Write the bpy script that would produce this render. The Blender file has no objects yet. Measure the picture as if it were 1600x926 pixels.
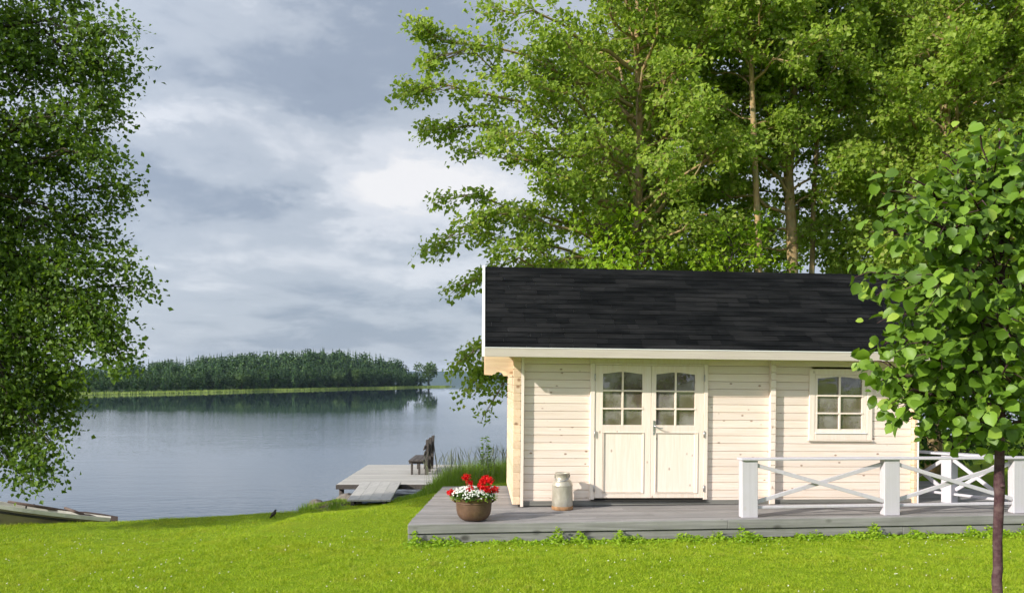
import bpy, math, random
import numpy as np
from mathutils import Vector, Matrix

random.seed(7)
RNG = np.random.default_rng(11)
R = math.radians
scene = bpy.context.scene
COL = scene.collection

# ------------------------------------------------------------------ camera
CAM_Z = 2.1
cam_d = bpy.data.cameras.new("camera")
cam_d.sensor_width = 36.0
cam_d.lens = 29.25
cam_d.shift_y = 0.08125
cam_d.clip_start = 0.05
cam_d.clip_end = 12000
cam = bpy.data.objects.new("camera", cam_d)
COL.objects.link(cam)
cam.location = (0, 0, CAM_Z)
cam.rotation_euler = (R(90), 0, 0)
scene.camera = cam

# ------------------------------------------------------------------ light
SUN_DIR = Vector((0.80, 0.50, -0.455)).normalized()      # the way the light travels
SUN_EL = math.asin(-SUN_DIR.z)
SUN_STRENGTH = 5.0
sun_d = bpy.data.lights.new("sun", 'SUN')
sun_d.energy = SUN_STRENGTH
sun_d.angle = R(0.5)
sun_d.color = (1.0, 0.94, 0.84)
sun = bpy.data.objects.new("sun", sun_d)
COL.objects.link(sun)
sun.rotation_euler = SUN_DIR.to_track_quat('-Z', 'Y').to_euler()
sun.location = (-20, -10, 20)

world = bpy.data.worlds.new("World")
scene.world = world
world.use_nodes = True
wn = world.node_tree
wn.nodes.clear()


def N(tree, typ, **kw):
    n = tree.nodes.new(typ)
    for k, v in kw.items():
        setattr(n, k, v)
    return n


def L(tree, a, b):
    tree.links.new(a, b)


def ramp(tree, fac, stops, interp='LINEAR'):
    r = N(tree, 'ShaderNodeValToRGB')
    r.color_ramp.interpolation = interp
    el = r.color_ramp.elements
    while len(el) < len(stops):
        el.new(0.5)
    for e, (p, c) in zip(el, stops):
        e.position = p
        e.color = (c[0], c[1], c[2], 1) if len(c) == 3 else c
    if fac is not None:
        L(tree, fac, r.inputs[0])
    return r


def math_node(tree, op, a, b=None, clamp=False):
    m = N(tree, 'ShaderNodeMath', operation=op)
    m.use_clamp = clamp
    for i, x in enumerate((a, b)):
        if x is None:
            continue
        if isinstance(x, (int, float)):
            m.inputs[i].default_value = x
        else:
            L(tree, x, m.inputs[i])
    return m.outputs[0]


def mixrgb(tree, fac, a, b, mode='MIX'):
    m = N(tree, 'ShaderNodeMix', data_type='RGBA', blend_type=mode)
    for sock, x in ((m.inputs[0], fac), (m.inputs[6], a), (m.inputs[7], b)):
        if isinstance(x, (int, float)):
            sock.default_value = x
        elif isinstance(x, (tuple, list)):
            sock.default_value = (x[0], x[1], x[2], 1)
        else:
            L(tree, x, sock)
    return m.outputs[2]


# sky: clear Nishita sky behind a deck of soft grey clouds, laid out by direction
sky = N(wn, 'ShaderNodeTexSky', sky_type='NISHITA')
sky.sun_disc = False
sky.sun_elevation = SUN_EL
sky.sun_rotation = math.atan2(-SUN_DIR.x, -SUN_DIR.y)
bg_clear = N(wn, 'ShaderNodeBackground')
bg_clear.inputs[1].default_value = 0.12
L(wn, sky.outputs[0], bg_clear.inputs[0])
tc = N(wn, 'ShaderNodeTexCoord')
DIRV = tc.outputs['Generated']


def wmap(scale, loc=(0, 0, 0)):
    m = N(wn, 'ShaderNodeMapping')
    m.inputs['Scale'].default_value = scale
    m.inputs['Location'].default_value = loc
    L(wn, DIRV, m.inputs[0])
    return m.outputs[0]


def wnoise(vec, scale, detail=6, rough=0.55, dist=0.0):
    n = N(wn, 'ShaderNodeTexNoise')
    n.inputs['Scale'].default_value = scale
    n.inputs['Detail'].default_value = detail
    n.inputs['Roughness'].default_value = rough
    n.inputs['Distortion'].default_value = dist
    L(wn, vec, n.inputs['Vector'])
    return n.outputs[0]


def sky_blob(az, el, saz, sel, amp):
    """a soft cloud patch centred on an azimuth / elevation (degrees)"""
    d = Vector((math.sin(R(az)) * math.cos(R(el)), math.cos(R(az)) * math.cos(R(el)), math.sin(R(el))))
    s = N(wn, 'ShaderNodeVectorMath', operation='SUBTRACT')
    L(wn, warped, s.inputs[0])
    s.inputs[1].default_value = d
    m = N(wn, 'ShaderNodeVectorMath', operation='MULTIPLY')
    L(wn, s.outputs[0], m.inputs[0])
    k = 1 / math.sin(R(saz))
    m.inputs[1].default_value = (k, k, 1 / math.sin(R(sel)))
    ln = N(wn, 'ShaderNodeVectorMath', operation='LENGTH')
    L(wn, m.outputs[0], ln.inputs[0])
    q = math_node(wn, 'MULTIPLY', ln.outputs[1], ln.outputs[1])
    e = math_node(wn, 'POWER', 2.718, math_node(wn, 'MULTIPLY', q, -1.0))
    return math_node(wn, 'MULTIPLY', e, amp)


# domain warp so that the patches get ragged cloud edges
wv = N(wn, 'ShaderNodeTexNoise')
wv.inputs['Scale'].default_value = 5.0
wv.inputs['Detail'].default_value = 7
wv.inputs['Roughness'].default_value = 0.62
L(wn, wmap((1, 1, 2.2)), wv.inputs['Vector'])
ws = N(wn, 'ShaderNodeVectorMath', operation='SUBTRACT')
L(wn, wv.outputs['Color'], ws.inputs[0])
ws.inputs[1].default_value = (0.5, 0.5, 0.5)
wsc = N(wn, 'ShaderNodeVectorMath', operation='MULTIPLY')
L(wn, ws.outputs[0], wsc.inputs[0])
wsc.inputs[1].default_value = (0.32, 0.32, 0.16)
wad = N(wn, 'ShaderNodeVectorMath', operation='ADD')
L(wn, DIRV, wad.inputs[0])
L(wn, wsc.outputs[0], wad.inputs[1])
warped = wad.outputs[0]

base = wnoise(wmap((1.0, 1.0, 3.0), (3.1, 1.7, 0.4)), 3.1, 7, 0.56, 0.3)
val = math_node(wn, 'ADD', math_node(wn, 'MULTIPLY', base, 0.62), 0.25)
fine = wnoise(wmap((1.0, 1.0, 2.6), (0.3, 5.1, 2.4)), 8.5, 8, 0.6, 0.6)
val = math_node(wn, 'ADD', val, math_node(wn, 'MULTIPLY', math_node(wn, 'SUBTRACT', fine, 0.5), 0.34))
sxyz = N(wn, 'ShaderNodeSeparateXYZ')
L(wn, DIRV, sxyz.inputs[0])
zinv = math_node(wn, 'DIVIDE', 1.0, math_node(wn, 'ADD', math_node(wn, 'MAXIMUM', sxyz.outputs[2], 0.0), 0.13))
pl_ = N(wn, 'ShaderNodeVectorMath', operation='SCALE')
L(wn, DIRV, pl_.inputs[0])
L(wn, zinv, pl_.inputs['Scale'])
pm_ = N(wn, 'ShaderNodeMapping')
pm_.inputs['Scale'].default_value = (1.0, 0.75, 0.0)
pm_.inputs['Location'].default_value = (2.7, 4.4, 0)
L(wn, pl_.outputs[0], pm_.inputs[0])
deck_ = wnoise(pm_.outputs[0], 1.25, 9, 0.58, 0.25)
val = math_node(wn, 'ADD', val, math_node(wn, 'MULTIPLY', math_node(wn, 'SUBTRACT', deck_, 0.5), 1.0))
BLOBS = [(-11.0, 12.5, 7.0, 2.3, 0.50), (-6.0, 14.0, 5.5, 3.2, 0.12), (-3.0, 9.0, 7.0, 3.0, 0.10),
         (-21.0, 16.5, 7.0, 1.6, 0.28), (-13.0, 20.0, 11.0, 3.4, -0.24), (-19.0, 12.6, 7.0, 2.6, -0.26),
         (-5.0, 22.5, 10.0, 2.5, -0.16), (-16.0, 25.5, 9.0, 3.0, 0.10), (-14.0, 4.0, 18.0, 4.0, -0.05)]
for b in BLOBS:
    val = math_node(wn, 'ADD', val, sky_blob(*b))
cl = ramp(wn, val, [(0.0, (0.215, 0.265, 0.345)), (0.34, (0.325, 0.38, 0.475)), (0.55, (0.485, 0.535, 0.615)),
                    (0.76, (0.70, 0.73, 0.79)), (1.0, (0.90, 0.89, 0.90))], 'EASE')
# clouds brightened towards the sun, behind the viewer, as added fill light
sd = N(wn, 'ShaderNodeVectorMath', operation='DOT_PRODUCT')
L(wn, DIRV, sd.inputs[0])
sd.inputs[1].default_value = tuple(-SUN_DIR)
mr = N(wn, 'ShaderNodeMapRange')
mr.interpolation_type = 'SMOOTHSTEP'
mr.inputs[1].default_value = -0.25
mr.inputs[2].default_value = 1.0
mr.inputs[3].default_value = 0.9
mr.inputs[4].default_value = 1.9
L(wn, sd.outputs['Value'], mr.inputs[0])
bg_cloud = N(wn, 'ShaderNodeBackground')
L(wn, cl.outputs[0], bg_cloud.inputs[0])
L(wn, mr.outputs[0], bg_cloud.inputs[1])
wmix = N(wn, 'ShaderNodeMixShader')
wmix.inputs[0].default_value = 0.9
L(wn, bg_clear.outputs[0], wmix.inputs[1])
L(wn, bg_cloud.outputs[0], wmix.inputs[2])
wout = N(wn, 'ShaderNodeOutputWorld')
L(wn, wmix.outputs[0], wout.inputs[0])

vs = scene.view_settings
vs.view_transform = 'Standard'
vs.look = 'None'
vs.gamma = 1
vs.exposure = 0.25
vs.use_curve_mapping = False
scene.render.engine = 'CYCLES'
cy = scene.cycles
cy.use_denoising = True
cy.max_bounces = 5
cy.use_adaptive_sampling = True
cy.adaptive_threshold = 0.03
cy.diffuse_bounces = 3
cy.glossy_bounces = 3
cy.transmission_bounces = 4
cy.transparent_max_bounces = 8
cy.volume_bounces = 0
cy.caustics_reflective = False
cy.caustics_refractive = False

# ------------------------------------------------------------------ helpers


def tag(o, label=None, cat=None, group=None, kind=None):
    if label:
        o['label'] = label
    if cat:
        o['category'] = cat
    if group:
        o['group'] = group
    if kind:
        o['kind'] = kind
    return o


def empty(name, loc=(0, 0, 0), rot=None, **kw):
    o = bpy.data.objects.new(name, None)
    COL.objects.link(o)
    o.location = loc
    if rot is not None:
        o.rotation_euler = rot
    o.empty_display_size = 0.2
    return tag(o, **kw)


def link_mesh(name, verts, loops, totals, mat, parent=None, smooth=False):
    me = bpy.data.meshes.new(name)
    verts = np.asarray(verts, dtype=np.float32).reshape(-1, 3)
    loops = np.asarray(loops, dtype=np.int32).ravel()
    totals = np.asarray(totals, dtype=np.int32).ravel()
    me.vertices.add(len(verts))
    me.vertices.foreach_set('co', verts.ravel())
    me.loops.add(len(loops))
    me.loops.foreach_set('vertex_index', loops)
    me.polygons.add(len(totals))
    starts = np.concatenate([[0], np.cumsum(totals)[:-1]]).astype(np.int32)
    me.polygons.foreach_set('loop_start', starts)
    me.polygons.foreach_set('loop_total', totals)
    me.update(calc_edges=True)
    me.validate()
    me.polygons.foreach_set('use_smooth', np.full(len(me.polygons), bool(smooth), dtype=bool))
    me.materials.append(mat)
    o = bpy.data.objects.new(name, me)
    COL.objects.link(o)
    if parent is not None:
        o.parent = parent
    return o


class B:
    """collects shapes and links them as ONE mesh object"""
    skew = 0.0          # the cabin's plan is not quite square: its side walls lean this much to the right going back

    def __init__(self):
        self.v, self.l, self.t = [], [], []
        self.n = 0

    def add(self, verts, faces):
        verts = np.asarray(verts, dtype=float)
        self.v.append(verts)
        for f in faces:
            self.l.extend(i + self.n for i in f)
            self.t.append(len(f))
        self.n += len(verts)
        return self

    def box(self, x0, x1, y0, y1, z0, z1):
        vs_ = [(x, y, z) for z in (z0, z1) for y in (y0, y1) for x in (x0, x1)]
        return self.add(vs_, [(0, 2, 3, 1), (4, 5, 7, 6), (0, 1, 5, 4), (2, 6, 7, 3), (0, 4, 6, 2), (1, 3, 7, 5)])

    def prism(self, poly, axis, a0, a1):
        """poly: 2D points; axis 0: poly is (y,z), 1: (x,z), 2: (x,y)"""
        n = len(poly)
        vs_ = []
        for a in (a0, a1):
            for p, q in poly:
                vs_.append((a, p, q) if axis == 0 else (p, a, q) if axis == 1 else (p, q, a))
        fs = [tuple(range(n))[::-1], tuple(range(n, 2 * n))]
        for i in range(n):
            j = (i + 1) % n
            fs.append((i, j, n + j, n + i))
        return self.add(vs_, fs)

    def bar(self, p, q, w, h, up=(0, 0, 1)):
        """rectangular bar from p to q, w across, h along up"""
        p, q = Vector(p), Vector(q)
        d = (q - p).normalized()
        s = d.cross(Vector(up)).normalized()
        u = s.cross(d).normalized()
        vs_ = []
        for e in (p, q):
            for a, b in ((-1, -1), (1, -1), (1, 1), (-1, 1)):
                vs_.append(tuple(e + s * (a * w / 2) + u * (b * h / 2)))
        return self.add(vs_, [(0, 1, 2, 3), (7, 6, 5, 4), (0, 4, 5, 1), (1, 5, 6, 2), (2, 6, 7, 3), (3, 7, 4, 0)])

    def tube(self, pts, radii, n=8, cap=True):
        pts = [Vector(p) for p in pts]
        if isinstance(radii, (int, float)):
            radii = [radii] * len(pts)
        vs_, fs = [], []
        prev = None
        for i, p in enumerate(pts):
            a = pts[max(i - 1, 0)]
            b = pts[min(i + 1, len(pts) - 1)]
            d = (b - a).normalized()
            if prev is None:
                ref = Vector((0, 0, 1)) if abs(d.z) < 0.9 else Vector((1, 0, 0))
                s = d.cross(ref).normalized()
            else:
                s = (prev - d * prev.dot(d)).normalized()
            prev = s
            t = d.cross(s)
            for k in range(n):
                an = 2 * math.pi * k / n
                vs_.append(tuple(p + (s * math.cos(an) + t * math.sin(an)) * radii[i]))
        for i in range(len(pts) - 1):
            for k in range(n):
                k2 = (k + 1) % n
                fs.append((i * n + k, i * n + k2, (i + 1) * n + k2, (i + 1) * n + k))
        if cap:
            fs.append(tuple(range(n))[::-1])
            fs.append(tuple(range((len(pts) - 1) * n, len(pts) * n)))
        return self.add(vs_, fs)

    def lathe(self, prof, n=32, c=(0, 0, 0), wob=None):
        vs_, fs = [], []
        for i, (r, z) in enumerate(prof):
            for k in range(n):
                a = 2 * math.pi * k / n
                rr = r * (1 + (wob(a, z) if wob else 0))
                vs_.append((c[0] + rr * math.cos(a), c[1] + rr * math.sin(a), c[2] + z))
        for i in range(len(prof) - 1):
            for k in range(n):
                k2 = (k + 1) % n
                fs.append((i * n + k, i * n + k2, (i + 1) * n + k2, (i + 1) * n + k))
        return self.add(vs_, fs)

    def build(self, name, mat, parent=None, smooth=False, bevel=0.0, seg=1):
        vv_ = np.concatenate(self.v)
        if B.skew:
            vv_ = vv_ + np.stack([vv_[:, 1] * B.skew, vv_[:, 1] * 0, vv_[:, 1] * 0], -1)
        o = link_mesh(name, vv_, self.l, self.t, mat, parent, smooth)
        if bevel:
            m = o.modifiers.new('bevel', 'BEVEL')
            m.width = bevel
            m.segments = seg
            m.limit_method = 'ANGLE'
            m.angle_limit = R(40)
        return o


# ------------------------------------------------------------------ materials


def newmat(name):
    m = bpy.data.materials.new(name)
    m.use_nodes = True
    t = m.node_tree
    t.nodes.clear()
    out = N(t, 'ShaderNodeOutputMaterial')
    return m, t, out


def principled(t, out, color=None, rough=0.6, spec=0.3, metal=0.0):
    p = N(t, 'ShaderNodeBsdfPrincipled')
    if color is not None:
        if isinstance(color, (tuple, list)):
            p.inputs['Base Color'].default_value = (*color[:3], 1)
        else:
            L(t, color, p.inputs['Base Color'])
    if isinstance(rough, (int, float)):
        p.inputs['Roughness'].default_value = rough
    else:
        L(t, rough, p.inputs['Roughness'])
    p.inputs['Specular IOR Level'].default_value = spec
    p.inputs['Metallic'].default_value = metal
    if out is not None:
        L(t, p.outputs[0], out.inputs[0])
    return p


def ocoord(t, scale=(1, 1, 1), loc=(0, 0, 0), rot=(0, 0, 0)):
    c = N(t, 'ShaderNodeTexCoord')
    m = N(t, 'ShaderNodeMapping')
    m.inputs['Scale'].default_value = scale
    m.inputs['Location'].default_value = loc
    m.inputs['Rotation'].default_value = rot
    L(t, c.outputs['Object'], m.inputs[0])
    return m.outputs[0]


def noise(t, vec, scale=5, detail=4, rough=0.5, dist=0.0):
    n = N(t, 'ShaderNodeTexNoise')
    n.inputs['Scale'].default_value = scale
    n.inputs['Detail'].default_value = detail
    n.inputs['Roughness'].default_value = rough
    n.inputs['Distortion'].default_value = dist
    if vec is not None:
        L(t, vec, n.inputs['Vector'])
    return n.outputs[0]


def island(t):
    return N(t, 'ShaderNodeNewGeometry').outputs['Random Per Island']


def bump(t, p, height, strength=0.3, dist=0.01):
    b = N(t, 'ShaderNodeBump')
    b.inputs['Strength'].default_value = strength
    b.inputs['Distance'].default_value = dist
    L(t, height, b.inputs['Height'])
    L(t, b.outputs[0], p.inputs['Normal'])


def wood(name, axis, light, dark, knot, grain=26.0, knots=0.5, rough=0.62, var=0.25, grime=None, knot_scale=3.2, kthr=0.11):
    """sawn timber whose grain runs along axis; each separate piece gets its own tone"""
    m, t, out = newmat(name)
    s = [grain] * 3
    s[axis] = grain * 0.045
    r = island(t)
    comb = N(t, 'ShaderNodeCombineXYZ')
    for i in range(3):
        L(t, math_node(t, 'MULTIPLY', r, 17.0 + 5 * i), comb.inputs[i])
    add = N(t, 'ShaderNodeVectorMath', operation='ADD')
    c = N(t, 'ShaderNodeTexCoord')
    L(t, c.outputs['Object'], add.inputs[0])
    L(t, comb.outputs[0], add.inputs[1])
    mp = N(t, 'ShaderNodeMapping')
    mp.inputs['Scale'].default_value = s
    L(t, add.outputs[0], mp.inputs[0])
    g = noise(t, mp.outputs[0], 1.0, 6, 0.62, 1.2)
    col = ramp(t, g, [(0.30, dark), (0.62, light)]).outputs[0]
    # tone per board
    hv = N(t, 'ShaderNodeHueSaturation')
    L(t, col, hv.inputs['Color'])
    vv = math_node(t, 'ADD', math_node(t, 'MULTIPLY', r, var), 1 - var / 2)
    L(t, vv, hv.inputs['Value'])
    col = hv.outputs[0]
    # knots
    ks = [knot_scale * 1.6] * 3
    ks[axis] = knot_scale
    km = N(t, 'ShaderNodeMapping')
    km.inputs['Scale'].default_value = ks
    L(t, add.outputs[0], km.inputs[0])
    vo = N(t, 'ShaderNodeTexVoronoi')
    vo.inputs['Scale'].default_value = 1.0
    L(t, km.outputs[0], vo.inputs['Vector'])
    kn = N(t, 'ShaderNodeMapRange')
    kn.inputs[1].default_value = kthr * 0.45
    kn.inputs[2].default_value = kthr
    kn.inputs[3].default_value = 1
    kn.inputs[4].default_value = 0
    L(t, vo.outputs['Distance'], kn.inputs[0])
    col = mixrgb(t, math_node(t, 'MULTIPLY', kn.outputs[0], knots), col, knot)
    if grime is not None:
        gn = noise(t, ocoord(t, (1, 1, 1)), 1.7, 6, 0.65)
        gf = ramp(t, gn, [(0.42, (0, 0, 0)), (0.72, (1, 1, 1))]).outputs[0]
        col = mixrgb(t, math_node(t, 'MULTIPLY', gf, 0.55), col, grime)
    p = principled(t, out, col, rough, 0.25)
    bump(t, p, g, 0.25, 0.004)
    return m


PINE_L, PINE_D, PINE_K = (0.845, 0.735, 0.65), (0.78, 0.635, 0.525), (0.22, 0.10, 0.045)
M = {}
M['pine'] = wood('pine_log', 0, PINE_L, PINE_D, PINE_K, 24, 0.8, knot_scale=4.2, kthr=0.12, var=0.14)
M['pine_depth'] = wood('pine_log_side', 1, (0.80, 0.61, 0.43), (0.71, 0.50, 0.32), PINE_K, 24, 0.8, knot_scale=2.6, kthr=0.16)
M['pine_upright'] = wood('pine_upright', 2, (0.85, 0.745, 0.655), (0.79, 0.66, 0.545), PINE_K, 24, 0.55, knot_scale=3.6, kthr=0.11, var=0.10)
M['console'] = wood('pine_console_shaded', 0, (0.76, 0.57, 0.40), (0.66, 0.46, 0.30), PINE_K, 24, 0.7, knot_scale=3, kthr=0.12)  # pine tinted darker: the shade under the overhang is put into the colour
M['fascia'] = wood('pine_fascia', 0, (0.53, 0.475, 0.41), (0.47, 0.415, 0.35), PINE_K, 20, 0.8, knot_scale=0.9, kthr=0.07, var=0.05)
M['grey_deck'] = wood('weathered_deck', 0, (0.30, 0.284, 0.278), (0.175, 0.165, 0.16), (0.09, 0.08, 0.075), 22, 0.6, 0.75, var=0.35,
                      grime=(0.19, 0.185, 0.175))
M['grey_fascia'] = wood('weathered_fascia', 0, (0.28, 0.276, 0.262), (0.16, 0.157, 0.148), (0.05, 0.047, 0.04), 14, 0.95, 0.75,
                        var=0.15, grime=(0.17, 0.172, 0.155), knot_scale=2.6, kthr=0.22)
M['jetty_wood'] = wood('jetty_boards', 0, (0.42, 0.40, 0.37), (0.30, 0.285, 0.265), (0.14, 0.13, 0.12), 16, 0.4, 0.75, var=0.25)
M['bench_wood'] = wood('bench_boards', 1, (0.095, 0.082, 0.075), (0.045, 0.04, 0.036), (0.03, 0.024, 0.022), 20, 0.4, 0.8, var=0.3)
M['oar_wood'] = wood('oar_wood', 0, (0.17, 0.12, 0.10), (0.09, 0.065, 0.055), (0.05, 0.03, 0.03), 16, 0.4, 0.6, var=0.2)
M['white_paint'] = wood('white_painted_timber', 2, (0.555, 0.53, 0.575), (0.50, 0.475, 0.515), (0.5, 0.46, 0.43), 16, 0.5, 0.5, var=0.06,
                        grime=(0.50, 0.475, 0.47), knot_scale=3.5, kthr=0.14)


def plain(name, color, rough=0.6, spec=0.3, metal=0.0, nscale=0, amt=0.3, bump_s=0.0):
    m, t, out = newmat(name)
    if nscale:
        n = noise(t, ocoord(t), nscale, 5, 0.6)
        dk = tuple(c * (1 - amt) for c in color)
        lt = tuple(min(1, c * (1 + amt)) for c in color)
        col = ramp(t, n, [(0.3, dk), (0.7, lt)]).outputs[0]
    else:
        n, col = None, color
    p = principled(t, out, col, rough, spec, metal)
    if bump_s and n is not None:
        bump(t, p, n, bump_s, 0.01)
    return m


M['barge'] = plain('white_barge_paint', (0.85, 0.85, 0.84), 0.5, 0.3, 0, 4, 0.03)
M['steel'] = plain('brushed_steel', (0.55, 0.55, 0.56), 0.35, 0.5, 0.9)
M['dark'] = plain('dark_threshold', (0.03, 0.028, 0.025), 0.7, 0.2)
M['interior'] = plain('interior_board', (0.50, 0.38, 0.26), 0.8, 0.1, 0, 3, 0.15)
M['soil'] = plain('potting_soil', (0.03, 0.02, 0.014), 0.95, 0.1, 0, 30, 0.4, 0.6)
M['rock'] = plain('shore_rock', (0.16, 0.14, 0.12), 0.85, 0.2, 0, 7, 0.5, 0.6)


def glass_mat():
    m, t, out = newmat('window_glass')
    tr = N(t, 'ShaderNodeBsdfTransparent')
    tr.inputs[0].default_value = (0.72, 0.68, 0.64, 1)
    gl = N(t, 'ShaderNodeBsdfGlossy')
    gl.inputs['Roughness'].default_value = 0.02
    gl.inputs['Color'].default_value = (0.9, 0.9, 0.92, 1)
    bn = N(t, 'ShaderNodeBump')
    bn.inputs['Strength'].default_value = 0.10
    bn.inputs['Distance'].default_value = 0.02
    L(t, noise(t, ocoord(t), 3.2, 2, 0.4), bn.inputs['Height'])
    L(t, bn.outputs[0], gl.inputs['Normal'])
    mx = N(t, 'ShaderNodeMixShader')
    mx.inputs[0].default_value = 0.10
    df_ = N(t, 'ShaderNodeBsdfDiffuse')
    cloud_refl = noise(t, ocoord(t, (1, 1, 1), (3, 1, 2)), 3.4, 4, 0.55)
    L(t, ramp(t, cloud_refl, [(0.38, (0.20, 0.165, 0.125)), (0.62, (0.46, 0.43, 0.42))]).outputs[0], df_.inputs[0])  # mottled pale patches paint a cloudy reflection into the brown pane film
    dm = N(t, 'ShaderNodeMixShader')
    dm.inputs[0].default_value = 0.50
    L(t, tr.outputs[0], dm.inputs[1])
    L(t, df_.outputs[0], dm.inputs[2])
    L(t, dm.outputs[0], mx.inputs[1])
    L(t, gl.outputs[0], mx.inputs[2])
    L(t, mx.outputs[0], out.inputs[0])
    return m


M['glass'] = glass_mat()


def shingle_mat():
    m, t, out = newmat('black_felt_shingle')
    r = island(t)
    col = ramp(t, r, [(0.0, (0.001, 0.0012, 0.0015)), (0.4, (0.004, 0.0046, 0.005)), (0.75, (0.015, 0.015, 0.0152)), (1.0, (0.028, 0.027, 0.0265))]).outputs[0]
    g = noise(t, ocoord(t), 260, 2, 0.7)
    big = noise(t, ocoord(t, (1.3, 7, 7)), 1.0, 5, 0.65)
    col = mixrgb(t, 0.3, col, ramp(t, g, [(0.35, (0.002, 0.002, 0.0025)), (0.75, (0.018, 0.018, 0.019))]).outputs[0])
    col = mixrgb(t, 0.6, col, ramp(t, big, [(0.36, (0.001, 0.0015, 0.002)), (0.5, (0.007, 0.0078, 0.0085)), (0.66, (0.022, 0.022, 0.0225))]).outputs[0])
    p = principled(t, out, col, 0.88, 0.08)
    bump(t, p, g, 0.4, 0.004)
    return m


M['shingle'] = shingle_mat()


def leaf_mat(name, stops, trans=0.35, tcol=(1.25, 1.2, 0.6), rough=0.5, spec=0.25, patches=None):
    m, t, out = newmat(name)
    col = ramp(t, island(t), stops).outputs[0]
    if patches:
        for sc_, c_, lo_, hi_, amt_ in patches:
            f_ = ramp(t, noise(t, ocoord(t), sc_, 4, 0.6), [(lo_, (0, 0, 0)), (hi_, (amt_, amt_, amt_))]).outputs[0]
            col = mixrgb(t, f_, col, c_)
    p = principled(t, None, col, rough, spec)
    tl = N(t, 'ShaderNodeBsdfTranslucent')
    L(t, mixrgb(t, 1.0, col, tcol, 'MULTIPLY'), tl.inputs[0])
    mx = N(t, 'ShaderNodeMixShader')
    mx.inputs[0].default_value = trans
    L(t, p.outputs[0], mx.inputs[1])
    L(t, tl.outputs[0], mx.inputs[2])
    L(t, mx.outputs[0], out.inputs[0])
    return m


M['aspen_leaf'] = leaf_mat('aspen_leaf', [(0, (0.19, 0.295, 0.035)), (0.5, (0.28, 0.405, 0.052)), (0.93, (0.37, 0.485, 0.08)), (1.0, (0.52, 0.54, 0.18))], 0.55, (1.15, 1.1, 0.6))
M['maple_leaf'] = leaf_mat('maple_leaf', [(0, (0.18, 0.31, 0.015)), (0.6, (0.27, 0.43, 0.022)), (1.0, (0.36, 0.50, 0.03))], 0.5, (1.15, 1.1, 0.6))
M['dark_leaf'] = leaf_mat('dark_leaf', [(0, (0.065, 0.125, 0.014)), (0.6, (0.11, 0.195, 0.022)), (1.0, (0.165, 0.255, 0.035))], 0.45)
M['bush_leaf'] = leaf_mat('bush_leaf', [(0, (0.03, 0.07, 0.012)), (0.6, (0.05, 0.11, 0.016)), (1.0, (0.09, 0.17, 0.022))], 0.3)
M['young_leaf'] = leaf_mat('young_leaf', [(0, (0.065, 0.13, 0.012)), (0.5, (0.12, 0.22, 0.02)), (0.9, (0.18, 0.305, 0.03)), (1.0, (0.29, 0.40, 0.055))], 0.28, rough=0.45, spec=0.28)
M['pot_leaf'] = leaf_mat('geranium_leaf', [(0, (0.04, 0.10, 0.015)), (1, (0.10, 0.19, 0.03))], 0.25)
M['red_petal'] = leaf_mat('red_petal', [(0, (0.55, 0.004, 0.006)), (1, (0.80, 0.012, 0.012))], 0.25, (1, 1, 1))
M['white_petal'] = leaf_mat('white_petal', [(0, (0.75, 0.76, 0.70)), (1, (0.85, 0.85, 0.80))], 0.25, (1, 1, 1))
M['grass'] = leaf_mat('grass_blade', [(0, (0.23, 0.36, 0.016)), (0.5, (0.35, 0.485, 0.022)), (0.9, (0.46, 0.57, 0.04)), (1.0, (0.50, 0.50, 0.10))], 0.4, (1.15, 1.05, 0.6), patches=[(1.1, (0.42, 0.48, 0.03), 0.5, 0.72, 0.6), (7.0, (0.13, 0.25, 0.006), 0.5, 0.7, 0.7), (2.6, (0.42, 0.36, 0.09), 0.60, 0.72, 0.5)])
M['weed'] = leaf_mat('weed_leaf', [(0, (0.18, 0.32, 0.014)), (0.6, (0.28, 0.44, 0.022)), (1.0, (0.38, 0.52, 0.04))], 0.4)
M['shore_grass'] = leaf_mat('shore_grass_blade', [(0, (0.12, 0.22, 0.018)), (0.7, (0.20, 0.33, 0.03)), (0.9, (0.27, 0.37, 0.06)), (1.0, (0.36, 0.35, 0.16))], 0.3)
M['reed'] = leaf_mat('reed_blade', [(0, (0.16, 0.24, 0.05)), (1.0, (0.27, 0.34, 0.08))], 0.2)
M['forest_leaf'] = leaf_mat('forest_foliage', [(0, (0.016, 0.044, 0.018)), (0.45, (0.030, 0.075, 0.024)), (0.75, (0.058, 0.118, 0.032)), (1.0, (0.085, 0.15, 0.038))], 0.15)
M['shore_leaf'] = leaf_mat('shore_foliage', [(0, (0.05, 0.10, 0.025)), (1.0, (0.095, 0.16, 0.04))], 0.2)


def bark(name, a, b, c, scale=9.0, zs=0.35):
    m, t, out = newmat(name)
    n = noise(t, ocoord(t, (1, 1, zs)), scale, 6, 0.65)
    n2 = noise(t, ocoord(t, (1, 1, 1.5)), scale * 0.4, 4, 0.6)
    col = ramp(t, n, [(0.3, a), (0.65, b)]).outputs[0]
    col = mixrgb(t, ramp(t, n2, [(0.45, (0, 0, 0)), (0.65, (1, 1, 1))]).outputs[0], col, c)
    p = principled(t, out, col, 0.85, 0.15)
    bump(t, p, n, 0.6, 0.02)
    return m


M['aspen_bark'] = bark('aspen_bark', (0.17, 0.115, 0.055), (0.45, 0.31, 0.155), (0.26, 0.22, 0.115))
M['dark_bark'] = bark('dark_bark', (0.035, 0.028, 0.02), (0.10, 0.08, 0.055), (0.06, 0.055, 0.035))
M['young_bark'] = bark('young_bark', (0.035, 0.016, 0.02), (0.095, 0.048, 0.055), (0.12, 0.075, 0.075), 26, 0.5)

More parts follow.
